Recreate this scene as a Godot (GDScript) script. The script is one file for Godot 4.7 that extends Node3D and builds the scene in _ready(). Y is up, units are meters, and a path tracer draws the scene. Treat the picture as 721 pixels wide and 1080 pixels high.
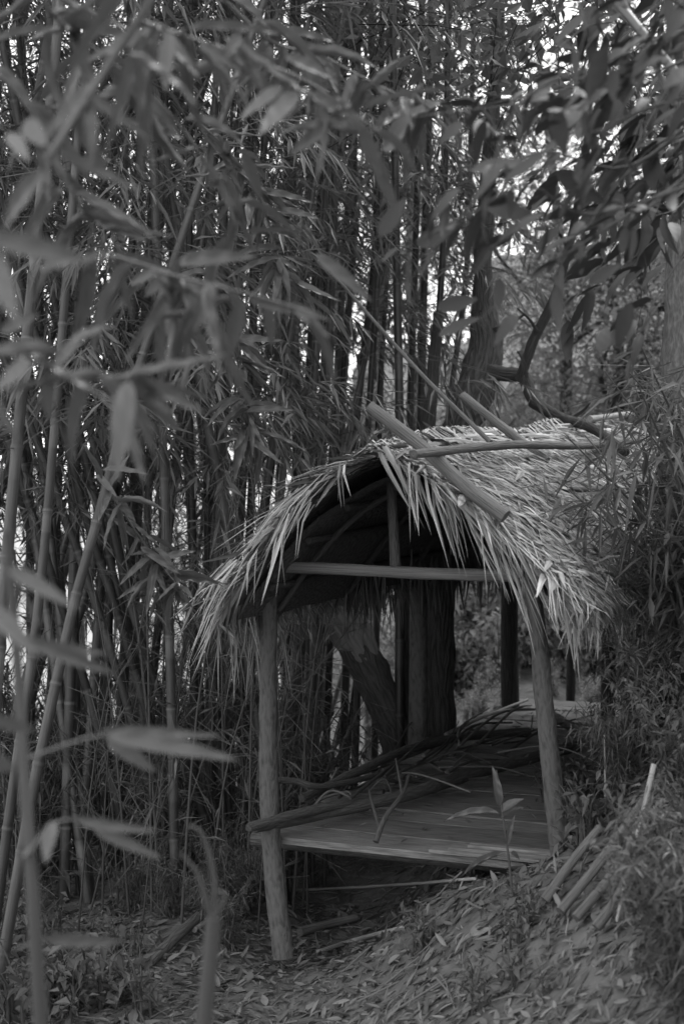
extends Node3D
# A thatched shelter over a plank deck in a bamboo grove, black-and-white photograph.

const F := 1500.0                 # focal length in pixels of the 721 x 1080 photograph
const EYE := 1.87                 # eye height over the foot of the corner post
var cam_basis := Basis(Vector3.RIGHT, -atan(40.0 / F))
var rng := RandomNumberGenerator.new()
var nz := FastNoiseLite.new()
var M := {}
var used := {}

# ---------------------------------------------------------------- mesh buffer
class Buf:
	var v := PackedVector3Array()
	var n := PackedVector3Array()
	var c := PackedColorArray()
	var uv := PackedVector2Array()
	var ix := PackedInt32Array()
	func commit() -> ArrayMesh:
		var a := []
		a.resize(Mesh.ARRAY_MAX)
		a[Mesh.ARRAY_VERTEX] = v
		if n.size() == v.size():
			a[Mesh.ARRAY_NORMAL] = n
		if c.size() == v.size():
			a[Mesh.ARRAY_COLOR] = c
		if uv.size() == v.size():
			a[Mesh.ARRAY_TEX_UV] = uv
		a[Mesh.ARRAY_INDEX] = ix
		var m := ArrayMesh.new()
		m.add_surface_from_arrays(Mesh.PRIMITIVE_TRIANGLES, a)
		return m

func r(a: float, b: float) -> float:
	return rng.randf_range(a, b)

func grey(g: float) -> Color:
	return Color(g, g, g)

func sgrey(g: float) -> Color:
	return Color(g, g, g).linear_to_srgb()

# a pixel of the photograph at a given depth in front of the camera
func P(px: float, py: float, d: float) -> Vector3:
	return Vector3(0, EYE, 0) + cam_basis * (Vector3((px - 360.5) / F, (540.0 - py) / F, -1.0) * d)

# the same pixel where its ray meets the level y
func Y(px: float, py: float, y: float) -> Vector3:
	var d := cam_basis * Vector3((px - 360.5) / F, (540.0 - py) / F, -1.0)
	return Vector3(0, EYE, 0) + d * ((y - EYE) / d.y)

# the same pixel where its ray meets the ground
func G(px: float, py: float) -> Vector3:
	var d := cam_basis * Vector3((px - 360.5) / F, (540.0 - py) / F, -1.0)
	var t := 2.0
	while t < 40.0:
		var p := Vector3(0, EYE, 0) + d * t
		if p.y < ground_h(p.x, p.z):
			return p
		t += 0.02
	return Vector3(0, EYE, 0) + d * 6.0

func ground_h(x: float, z: float) -> float:
	var d := -z
	var h := 0.0
	# bank that climbs away from the gully under the deck
	var edge := 0.02 + 0.25 * smoothstep(5.0, 7.0, d) + 0.10 * (5.0 - d) + 0.50 * maxf(0.0, d - 7.0)
	var b := x - edge
	h += 0.40 * (b + sqrt(b * b + 0.06)) * (1.0 - 0.35 * smoothstep(5.6, 7.5, d)) - 0.05
	h -= 0.16 * exp(-pow((x - 0.25 - 0.3 * (d - 6.0)) / 0.55, 2.0)) * smoothstep(5.1, 5.9, d) * (1.0 - smoothstep(8.0, 9.5, d))
	# dug out under the deck (shelter space: lx along the front, lz along the ridge)
	var qx := x + 0.274
	var qz := z + 5.60
	var lx := qx * 0.929 + qz * 0.370
	var lz := qx * 0.370 - qz * 0.929
	var under := smoothstep(-0.35, 0.10, lz) * (1.0 - smoothstep(7.0, 10.0, lz)) * smoothstep(-0.4, 0.0, lx) * (1.0 - smoothstep(0.95 + 0.14 * lz, 1.5 + 0.16 * lz, lx))
	h = lerpf(h, minf(h, 0.30), under)
	h += 0.22 * smoothstep(6.0, 8.0, d) * smoothstep(-0.2, 0.9, x) * (1.0 - under)
	# the slope behind
	h += 0.20 * smoothstep(0.3, 2.2, x) * maxf(0.0, d - 11.8)
	# falls away to an open valley
	var s := smoothstep(1.2, -1.2, x - 0.10 * maxf(0.0, d - 8.0))
	h -= s * minf(13.0, 0.34 * maxf(0.0, d - 7.6))
	h -= 0.10 * maxf(0.0, -x - 0.6)
	h = clampf(h, -14.0, 16.0)
	var near := 1.0 - smoothstep(20.0, 60.0, Vector2(x, d).length())
	h += nz.get_noise_2d(x * 60.0, z * 60.0) * 0.07 * near + nz.get_noise_2d(x * 260.0, z * 260.0) * 0.022 * near
	return h

# ---------------------------------------------------------------- shapes
func frame_of(t: Vector3) -> Vector3:
	var ref := Vector3.FORWARD if absf(t.dot(Vector3.FORWARD)) < 0.9 else Vector3.RIGHT
	return (ref - t * t.dot(ref)).normalized()

func tube(b: Buf, pts: Array, rad: Array, sides := 8, cols: Array = [], wob := 0.0, seed_at := 0.0, cap := true) -> void:
	var k := pts.size()
	var nn := Vector3.ZERO
	var along := 0.0
	var s0 := b.v.size()
	for i in k:
		var p: Vector3 = pts[i]
		var t: Vector3 = (pts[mini(i + 1, k - 1)] - pts[maxi(i - 1, 0)]).normalized()
		nn = frame_of(t) if i == 0 else (nn - t * t.dot(nn)).normalized()
		var bb := t.cross(nn)
		if i > 0:
			along += p.distance_to(pts[i - 1])
		for j in sides + 1:
			var a := TAU * j / sides
			var o := nn * cos(a) + bb * sin(a)
			var w := 1.0
			if wob > 0.0:
				w += wob * nz.get_noise_3d(cos(a) * 90.0 + seed_at * 37.0, sin(a) * 90.0, along * 420.0)
			b.v.push_back(p + o * float(rad[i]) * w)
			b.n.push_back(o)
			b.uv.push_back(Vector2(float(j) / sides, along))
			b.c.push_back(cols[i] if cols.size() else Color.WHITE)
	var S := sides + 1
	for i in k - 1:
		for j in sides:
			var a := s0 + i * S + j
			b.ix.append_array([a, a + S, a + 1, a + 1, a + S, a + S + 1])
	if cap:
		for e in [0, k - 1]:
			var t: Vector3 = (pts[1] - pts[0]).normalized() * -1.0 if e == 0 else (pts[k - 1] - pts[k - 2]).normalized()
			var c0 := b.v.size()
			b.v.push_back(pts[e] + t * float(rad[e]) * 0.08)
			b.n.push_back(t)
			b.uv.push_back(Vector2(0.5, 0.5))
			b.c.push_back(cols[e] if cols.size() else Color.WHITE)
			for j in S:
				b.v.push_back(b.v[s0 + e * S + j])
				b.n.push_back(t)
				b.uv.push_back(Vector2(0.5 + 0.4 * cos(TAU * j / sides), 0.5 + 0.4 * sin(TAU * j / sides)) * 0.1)
				b.c.push_back(cols[e] if cols.size() else Color.WHITE)
			for j in sides:
				if e == 0:
					b.ix.append_array([c0, c0 + 1 + j, c0 + 2 + j])
				else:
					b.ix.append_array([c0, c0 + 2 + j, c0 + 1 + j])

# smooth a polyline (Catmull-Rom)
func smooth_line(pts: Array, per := 4) -> Array:
	if pts.size() < 3:
		var o := []
		for i in per * 2 + 1:
			o.push_back(pts[0].lerp(pts[1], float(i) / (per * 2)))
		return o
	var out := []
	for i in pts.size() - 1:
		var p0: Vector3 = pts[maxi(i - 1, 0)]
		var p3: Vector3 = pts[mini(i + 2, pts.size() - 1)]
		for k in per:
			out.push_back(pts[i].cubic_interpolate(pts[i + 1], p0, p3, float(k) / per))
	out.push_back(pts[-1])
	return out

func taper(n: int, a: float, b: float, jit := 0.0) -> Array:
	var o := []
	for i in n:
		o.push_back(lerpf(a, b, float(i) / (n - 1)) * (1.0 + r(-jit, jit)))
	return o

# a leaf of four faces: base, both edges, midrib, tip
func leaf(b: Buf, base: Vector3, dir: Vector3, nrm: Vector3, length: float, width: float, droop: float, col: Color, fold := 0.25) -> void:
	var side := dir.cross(nrm).normalized()
	var up := side.cross(dir).normalized()
	var m := base + dir * length * 0.40 - up * width * fold * 0.5 + Vector3.DOWN * droop * length * 0.18
	var t := base + (dir * length) + Vector3.DOWN * droop * length
	var s := b.v.size()
	for p in [base, m + side * width * 0.5 + up * width * fold, m, m - side * width * 0.5 + up * width * fold, t]:
		b.v.push_back(p)
		b.c.push_back(col)
	b.ix.append_array([s, s + 1, s + 2, s, s + 2, s + 3, s + 1, s + 4, s + 2, s + 2, s + 4, s + 3])

# a finer blade, along +Y, broad along X, facing +Z
func blade_mesh(length: float, width: float, droop: float, fold: float, broad_at := 0.35, segs := 8, col := Color.WHITE) -> ArrayMesh:
	var b := Buf.new()
	for i in segs + 1:
		var t := float(i) / segs
		var w := width * 0.5 * pow(sin(PI * pow(t, log(0.5) / log(broad_at))), 0.8) if i > 0 and i < segs else width * 0.02
		var z := -droop * length * t * t
		var yy := length * (t - 0.25 * absf(droop) * t * t)
		for x in [-1.0, -0.5, 0.0, 0.5, 1.0]:
			b.v.push_back(Vector3(x * w, yy, z + absf(x) * w * fold + 0.012 * width * sin(t * 23.0 + x * 3.0)))
			b.uv.push_back(Vector2(x * 0.5 + 0.5, t))
			b.c.push_back(col)
	for i in segs:
		for j in 4:
			var a := i * 5 + j
			b.ix.append_array([a, a + 5, a + 1, a + 1, a + 5, a + 6])
	for i in b.v.size():
		b.n.push_back(Vector3.ZERO)
	for k in range(0, b.ix.size(), 3):
		var f := (b.v[b.ix[k + 2]] - b.v[b.ix[k]]).cross(b.v[b.ix[k + 1]] - b.v[b.ix[k]])
		for q in 3:
			b.n[b.ix[k + q]] += f
	for i in b.v.size():
		b.n[i] = b.n[i].normalized() if b.n[i].length() > 1e-12 else Vector3.BACK
	return b.commit()

# a board with chamfered long edges and slightly uneven ends, along X
func board_mesh(lx: float, ly: float, lz: float, ch := 0.006) -> ArrayMesh:
	var b := Buf.new()
	var prof := [Vector2(-lz / 2 + ch, ly / 2), Vector2(lz / 2 - ch, ly / 2), Vector2(lz / 2, ly / 2 - ch), Vector2(lz / 2, -ly / 2), Vector2(-lz / 2, -ly / 2), Vector2(-lz / 2, ly / 2 - ch)]
	var nx := 7
	for k in 6:
		var q0: Vector2 = prof[k]
		var q1: Vector2 = prof[(k + 1) % 6]
		var nn := Vector3(0, q1.x - q0.x, -(q1.y - q0.y)).normalized()
		nn = Vector3(0, nn.y, nn.z)
		var s := b.v.size()
		for i in nx:
			var x := -lx / 2 + lx * i / (nx - 1)
			var dz := 0.004 * sin(x * 7.0 + lz * 90.0)
			for q in [q0, q1]:
				b.v.push_back(Vector3(x, q.y, q.x + dz))
				b.n.push_back(nn)
				b.uv.push_back(Vector2(x, q.x + q.y))
				b.c.push_back(Color.WHITE)
		for i in nx - 1:
			var a := s + i * 2
			b.ix.append_array([a, a + 2, a + 1, a + 1, a + 2, a + 3])
	for e in [-1.0, 1.0]:
		var s := b.v.size()
		var x: float = e * lx / 2
		for q in prof:
			b.v.push_back(Vector3(x, q.y, q.x + 0.004 * sin(x * 7.0 + lz * 90.0)))
			b.n.push_back(Vector3(e, 0, 0))
			b.uv.push_back(Vector2(q.x, q.y))
			b.c.push_back(Color.WHITE)
		for k in range(1, 5):
			if e > 0:
				b.ix.append_array([s, s + k + 1, s + k])
			else:
				b.ix.append_array([s, s + k, s + k + 1])
	return b.commit()

# ---------------------------------------------------------------- scene helpers
func numbered(called: String) -> String:
	if not used.has(called):
		used[called] = 0
		return called
	used[called] += 1
	return "%s_%03d" % [called, used[called]]

func tag(o: Node, label: String, category: String, group := "", kind := "") -> void:
	o.set_meta("label", label)
	o.set_meta("category", category)
	if group != "":
		o.set_meta("group", group)
	if kind != "":
		o.set_meta("kind", kind)

func thing(called: String, label: String, category: String, at := Vector3.ZERO, group := "") -> Node3D:
	var o := Node3D.new()
	o.name = numbered(called)
	add_child(o)
	o.position = at
	tag(o, label, category, group)
	return o

func part(parent: Node, called: String, mesh: Mesh, mat: Material) -> MeshInstance3D:
	var o := MeshInstance3D.new()
	o.name = called
	o.mesh = mesh
	o.material_override = mat
	parent.add_child(o, true)
	return o

func solo(called: String, label: String, category: String, mesh: Mesh, mat: Material, at := Vector3.ZERO, group := "") -> MeshInstance3D:
	var o := MeshInstance3D.new()
	o.name = numbered(called)
	o.mesh = mesh
	o.material_override = mat
	add_child(o)
	o.position = at
	tag(o, label, category, group)
	return o

func copies(parent: Node, called: String, mesh: Mesh, mat: Material, xf: Array, cols: Array = []) -> MultiMeshInstance3D:
	var mm := MultiMesh.new()
	mm.transform_format = MultiMesh.TRANSFORM_3D
	mm.use_colors = cols.size() > 0
	mm.mesh = mesh
	mm.instance_count = xf.size()
	for i in xf.size():
		mm.set_instance_transform(i, xf[i])
		if cols.size():
			mm.set_instance_color(i, cols[i])
	var o := MultiMeshInstance3D.new()
	o.name = called
	o.multimesh = mm
	o.material_override = mat
	o.set_meta("kind", "stuff")
	parent.add_child(o, true)
	return o

# basis whose Y is the direction of growth and whose Z leans to the given normal
func grow(dir: Vector3, nrm: Vector3) -> Basis:
	var y := dir.normalized()
	var x := y.cross(nrm)
	if x.length() < 1e-4:
		x = y.cross(Vector3(0.3, 0.5, 0.8))
	x = x.normalized()
	return Basis(x, y, x.cross(y))

func rdir() -> Vector3:
	var z := r(-1, 1)
	var a := r(0, TAU)
	return Vector3(sqrt(1 - z * z) * cos(a), z, sqrt(1 - z * z) * sin(a))

func noise_image(size: int, freq: float, oct: int, type: int, ridged := false, sd := 1) -> Image:
	var n := FastNoiseLite.new()
	n.seed = sd
	n.noise_type = type
	n.frequency = freq
	n.fractal_type = FastNoiseLite.FRACTAL_RIDGED if ridged else FastNoiseLite.FRACTAL_FBM
	n.fractal_octaves = oct
	var im := n.get_seamless_image(size, size)
	im.convert(Image.FORMAT_L8)
	return im

func ramp_texture(im: Image, lo: float, hi: float, gamma := 1.0) -> ImageTexture:
	var o := Image.create(im.get_width(), im.get_height(), false, Image.FORMAT_RGB8)
	for y in im.get_height():
		for x in im.get_width():
			var g := lerpf(lo, hi, pow(im.get_pixel(x, y).r, gamma))
			o.set_pixel(x, y, sgrey(g))
	return ImageTexture.create_from_image(o)

func surface(g: float, rough: float, tex: Texture2D = null, scale := Vector3.ONE, bump: Image = null, relief := 0.0, vertex := true) -> StandardMaterial3D:
	var m := StandardMaterial3D.new()
	m.albedo_color = sgrey(g)
	m.roughness = rough
	m.vertex_color_use_as_albedo = vertex
	m.cull_mode = BaseMaterial3D.CULL_DISABLED
	if tex:
		m.albedo_texture = tex
	if bump:
		m.heightmap_enabled = true
		m.heightmap_texture = ImageTexture.create_from_image(bump)
		m.heightmap_scale = relief
	m.uv1_scale = scale
	return m

func leaf_material(g: float, rough: float, through: float) -> StandardMaterial3D:
	var m := surface(g, rough)
	m.backlight_enabled = true
	m.backlight = sgrey(through)
	return m

func make_materials() -> void:
	var fine := noise_image(512, 0.012, 5, FastNoiseLite.TYPE_SIMPLEX_SMOOTH, false, 3)
	var ridged := noise_image(512, 0.010, 4, FastNoiseLite.TYPE_SIMPLEX_SMOOTH, true, 5)
	var cells := noise_image(512, 0.035, 3, FastNoiseLite.TYPE_CELLULAR, false, 7)
	var soft := noise_image(256, 0.02, 3, FastNoiseLite.TYPE_SIMPLEX_SMOOTH, false, 9)
	var speck := noise_image(512, 0.018, 6, FastNoiseLite.TYPE_SIMPLEX_SMOOTH, false, 13)
	var t_post := ramp_texture(speck, 0.3, 1.55, 0.9)
	var t_fine := ramp_texture(fine, 0.35, 1.3)
	var t_bark := ramp_texture(ridged, 1.15, 0.35, 1.3)
	var t_spot := ramp_texture(cells, 0.45, 1.35, 1.6)
	var t_soft := ramp_texture(soft, 0.6, 1.2)
	M.culm = surface(1.0, 0.42, t_soft, Vector3(2, 1.4, 1))
	M.leaf = leaf_material(1.0, 0.45, 0.8)
	M.near_leaf = leaf_material(0.09, 0.42, 0.5)
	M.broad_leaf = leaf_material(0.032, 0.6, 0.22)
	M.post = surface(0.09, 0.92, t_post, Vector3(1.0, 1.6, 1), speck, 0.6)
	M.bark = surface(0.08, 0.92, t_bark, Vector3(3.0, 0.8, 1), ridged, 1.6)
	M.grey_bark = surface(0.15, 0.9, t_bark, Vector3(2.5, 0.9, 1), ridged, 1.2)
	M.lit_toned_wood = surface(0.17, 0.85, t_fine, Vector3(3, 0.5, 1), ridged, 0.4)  # paler tone standing in for light on the leaning trunk top
	M.pale_bark = surface(0.13, 0.9, t_spot, Vector3(2, 1.2, 1), fine, 1.0)
	M.beam = surface(0.19, 0.75, t_fine, Vector3(3, 0.35, 1), ridged, 0.25)
	M.pole = surface(0.15, 0.75, t_fine, Vector3(3, 0.7, 1), ridged, 0.4)
	M.stick = surface(0.09, 0.9, t_bark, Vector3(2, 1.5, 1), ridged, 0.5)
	M.pale_stick = surface(0.32, 0.8, t_fine, Vector3(2, 0.6, 1))
	M.board = surface(0.22, 0.85, t_fine, Vector3(0.9, 9.0, 1), ridged, 0.3)
	M.thatch = surface(1.0, 0.5)
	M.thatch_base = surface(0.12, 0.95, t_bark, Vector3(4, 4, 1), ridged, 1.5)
	M.soil = surface(1.0, 0.95, t_fine, Vector3(1.1, 1.1, 1.1), fine, 2.5)
	M.soil.uv1_triplanar = true
	M.soil.uv1_world_triplanar = true
	M.litter = leaf_material(1.0, 0.7, 0.15)
	M.dry_twig = surface(0.15, 0.85, t_bark, Vector3(2, 1.5, 1))
	M.twig = surface(0.055, 0.8)

# ---------------------------------------------------------------- setting
func spaced(lo: float, hi: float, a: float, b: float, step: float, growth: float) -> Array:
	var out := []
	var x := a
	while x <= b:
		out.push_back(x)
		x += step
	var s := step
	x = a
	while x > lo:
		s *= growth
		x -= s
		out.push_front(maxf(x, lo))
	s = step
	x = out[-1]
	while x < hi:
		s *= growth
		x += s
		out.push_back(minf(x, hi))
	return out

func build_ground() -> MeshInstance3D:
	var xs := spaced(-400, 400, -3.0, 3.2, 0.07, 1.13)
	var ds := spaced(-30, 600, 2.6, 11.0, 0.07, 1.11)
	var b := Buf.new()
	var W := xs.size()
	for d in ds:
		for x in xs:
			b.v.push_back(Vector3(x, ground_h(x, -d), -d))
			b.c.push_back(grey(0.115 + 0.03 * nz.get_noise_2d(x * 330.0, d * 330.0)))
	for i in ds.size() - 1:
		for j in W - 1:
			var a := i * W + j
			b.ix.append_array([a, a + W, a + 1, a + 1, a + W, a + W + 1])
	b.n.resize(b.v.size())
	for i in ds.size():
		for j in W:
			var i0 := maxi(i - 1, 0)
			var i1 := mini(i + 1, ds.size() - 1)
			var j0 := maxi(j - 1, 0)
			var j1 := mini(j + 1, W - 1)
			var tx := b.v[i * W + j1] - b.v[i * W + j0]
			var tz := b.v[i0 * W + j] - b.v[i1 * W + j]
			b.n[i * W + j] = tz.cross(tx).normalized()
	var o := MeshInstance3D.new()
	o.name = "ground"
	o.mesh = b.commit()
	o.material_override = M.soil
	o.set_meta("kind", "structure")
	add_child(o)
	return o

func build_lit_toned_field() -> void:
	# pale valley sheet, coloured bright to stand in for lit gaps in the grove
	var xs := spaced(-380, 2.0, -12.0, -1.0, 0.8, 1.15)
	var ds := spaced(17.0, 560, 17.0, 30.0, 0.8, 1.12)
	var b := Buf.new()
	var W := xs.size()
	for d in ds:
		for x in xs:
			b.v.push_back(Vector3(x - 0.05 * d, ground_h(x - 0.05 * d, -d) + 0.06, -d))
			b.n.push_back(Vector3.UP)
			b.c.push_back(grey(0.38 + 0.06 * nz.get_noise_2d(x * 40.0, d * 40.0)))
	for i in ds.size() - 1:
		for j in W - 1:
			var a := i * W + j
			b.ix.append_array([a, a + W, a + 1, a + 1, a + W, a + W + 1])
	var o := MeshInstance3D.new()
	o.name = "lit_toned_field"
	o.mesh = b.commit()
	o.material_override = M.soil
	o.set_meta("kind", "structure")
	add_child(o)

func build_litter(gr: MeshInstance3D) -> void:
	# dead leaves: curled, some folded
	var kinds := []
	for k in 5:
		kinds.push_back(blade_mesh(1.0, [0.16, 0.24, 0.11, 0.36, 0.14][k], [0.25, -0.2, 0.35, 0.1, 0.3][k], [0.35, 0.6, 0.4, 0.2, 0.5][k], 0.42, 5))
	var gnorm := func(p: Vector3) -> Vector3:
		var e := 0.05
		return Vector3(ground_h(p.x - e, p.z) - ground_h(p.x + e, p.z), 2 * e, ground_h(p.x, p.z - e) - ground_h(p.x, p.z + e)).normalized()
	# the 280 that show largest are pieces of the ground
	var mats := []
	for g in [0.08, 0.13, 0.06, 0.17]:
		mats.push_back(leaf_material(g, 0.65, 0.15))
	var made := 0
	while made < 280:
		var p := G(r(120, 700), r(935, 1085))
		if p.z < -6.2:
			continue
		made += 1
		var nn: Vector3 = (gnorm.call(p) + rdir() * 0.35).normalized()
		var dir := nn.cross(rdir()).normalized()
		var s := r(0.04, 0.08)
		var o := part(gr, "fallen_leaf", kinds[made % 5], mats[rng.randi() % 4])
		o.transform = Transform3D(grow(dir, nn).scaled(Vector3(s, s, s)) * Basis.from_scale(Vector3(r(0.7, 1.4), 1, r(0.6, 2.2))), Vector3(p.x, ground_h(p.x, p.z) + 0.012, p.z))
	for k in 5:
		var xf := []
		var cols := []
		for i in 5600:
			var d := r(2.8, 10.0)
			var x := r(-3.2, 2.6)
			if i % 2:
				d = r(3.4, 6.4)
				x = r(-1.6, 1.4)
			var p := Vector3(x, 0, -d)
			p.y = ground_h(x, -d) + 0.008
			var nn: Vector3 = (gnorm.call(p) + rdir() * 0.45).normalized()
			var s := r(0.025, 0.08)
			xf.push_back(Transform3D(grow(nn.cross(rdir()).normalized(), nn).scaled(Vector3(s, s, s)), p))
			cols.push_back(grey(pow(r(0.2, 0.42), 2.0)))
		copies(gr, "leaf_litter", kinds[k], M.litter, xf, cols)
	var dx := []
	var dc := []
	for i in 230:
		var p := shelter.transform * Vector3(r(0.0, 1.15), 0.455, -pow(rng.randf(), 0.8) * 3.5)
		var s := r(0.02, 0.07)
		var nn := (Vector3.UP + rdir() * 0.25).normalized()
		dx.push_back(Transform3D(grow(nn.cross(rdir()).normalized(), nn).scaled(Vector3(s, s, s)), p))
		dc.push_back(grey(r(0.05, 0.2)))
	var dl := copies(self, "fallen_leaves", kinds[1], M.litter, dx, dc)
	tag(dl, "dead leaves strewn over the boards of the deck", "leaves", "", "stuff")
	# short twigs
	var tb := Buf.new()
	tube(tb, smooth_line([Vector3(0, -0.5, 0), Vector3(0.04, -0.1, 0.02), Vector3(-0.02, 0.5, 0)], 2), taper(5, 0.02, 0.012), 5)
	var tx := []
	for i in 520:
		var d := r(3.4, 8.0)
		var x := r(-2.4, 1.4)
		var nn: Vector3 = gnorm.call(Vector3(x, 0, -d))
		var s := r(0.06, 0.30)
		tx.push_back(Transform3D(grow((nn.cross(rdir()) + rdir() * 0.1).normalized(), nn).scaled(Vector3(s * 0.7, s, s * 0.7)), Vector3(x, ground_h(x, -d) + 0.012, -d)))
	copies(gr, "twig_litter", tb.commit(), M.dry_twig, tx)

# ---------------------------------------------------------------- shelter
var shelter: Node3D
var sh_inv: Transform3D

func to_shelter(p: Vector3) -> Vector3:
	return sh_inv * p

func wood_part(parent: Node, called: String, pts: Array, r0: float, r1: float, mat: Material, sides := 12, wob := 0.10, per := 4) -> MeshInstance3D:
	var b := Buf.new()
	var line := smooth_line(pts, per)
	tube(b, line, taper(line.size(), r0, r1, 0.02), sides, [], wob, r(0, 9))
	return part(parent, called, b.commit(), mat)

# roof surface in shelter space: side -1 or 1, s from 0 at the ridge to 1 at the drip, z along the ridge
func roof_point(side: float, s: float, z: float) -> Vector3:
	var k := clampf((z + 0.35) / 4.4, -0.2, 1.1)
	var ridge_y := lerpf(1.965, 2.22, k) + 0.018 * sin(z * 3.1)
	var eave_y := lerpf(1.46 if side < 0 else 1.54, 1.50, k)
	var drip_y := lerpf(1.29 if side < 0 else 1.39, 1.3, k)
	var wide := 0.55 if side < 0 else lerpf(0.58, 0.80, k)
	var x: float
	var y: float
	if s < 0.72:
		var t := s / 0.72
		x = wide * t
		y = lerpf(ridge_y, eave_y, t) + (0.075 if side < 0 else 0.05) * sin(PI * t) - 0.03 * (1.0 - t) * (1.0 - t)
	else:
		var t := (s - 0.72) / 0.28
		x = wide + (0.08 if side < 0 else 0.13) * t
		y = lerpf(eave_y, drip_y, t) + 0.02 * sin(PI * t)
	return Vector3(0.56 + side * x, y, z)

func thatch_strip(b: Buf, p0: Vector3, p1: Vector3, p2: Vector3, nrm: Vector3, width: float, col: Color, split := false) -> void:
	# bent ribbon through three points that narrows to a point
	var s := b.v.size()
	var t := [p0, (p0 + p1) * 0.5 + nrm * width * 0.15, p1, (p1 + p2) * 0.5, p2]
	var w := [0.6, 1.0, 0.95, 0.65, 0.06]
	for i in 5:
		var dir: Vector3 = (t[mini(i + 1, 4)] - t[maxi(i - 1, 0)]).normalized()
		var side := dir.cross(nrm).normalized() * width * 0.5 * float(w[i])
		var up := side.cross(dir).normalized() * width * 0.18 * float(w[i])
		b.v.append_array([t[i] - side, t[i] + up, t[i] + side])
		b.c.append_array([col, col * (0.85 if split else 1.0), col])
	for i in 4:
		for j in 2:
			var a := s + i * 3 + j
			b.ix.append_array([a, a + 3, a + 1, a + 1, a + 3, a + 4])

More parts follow.
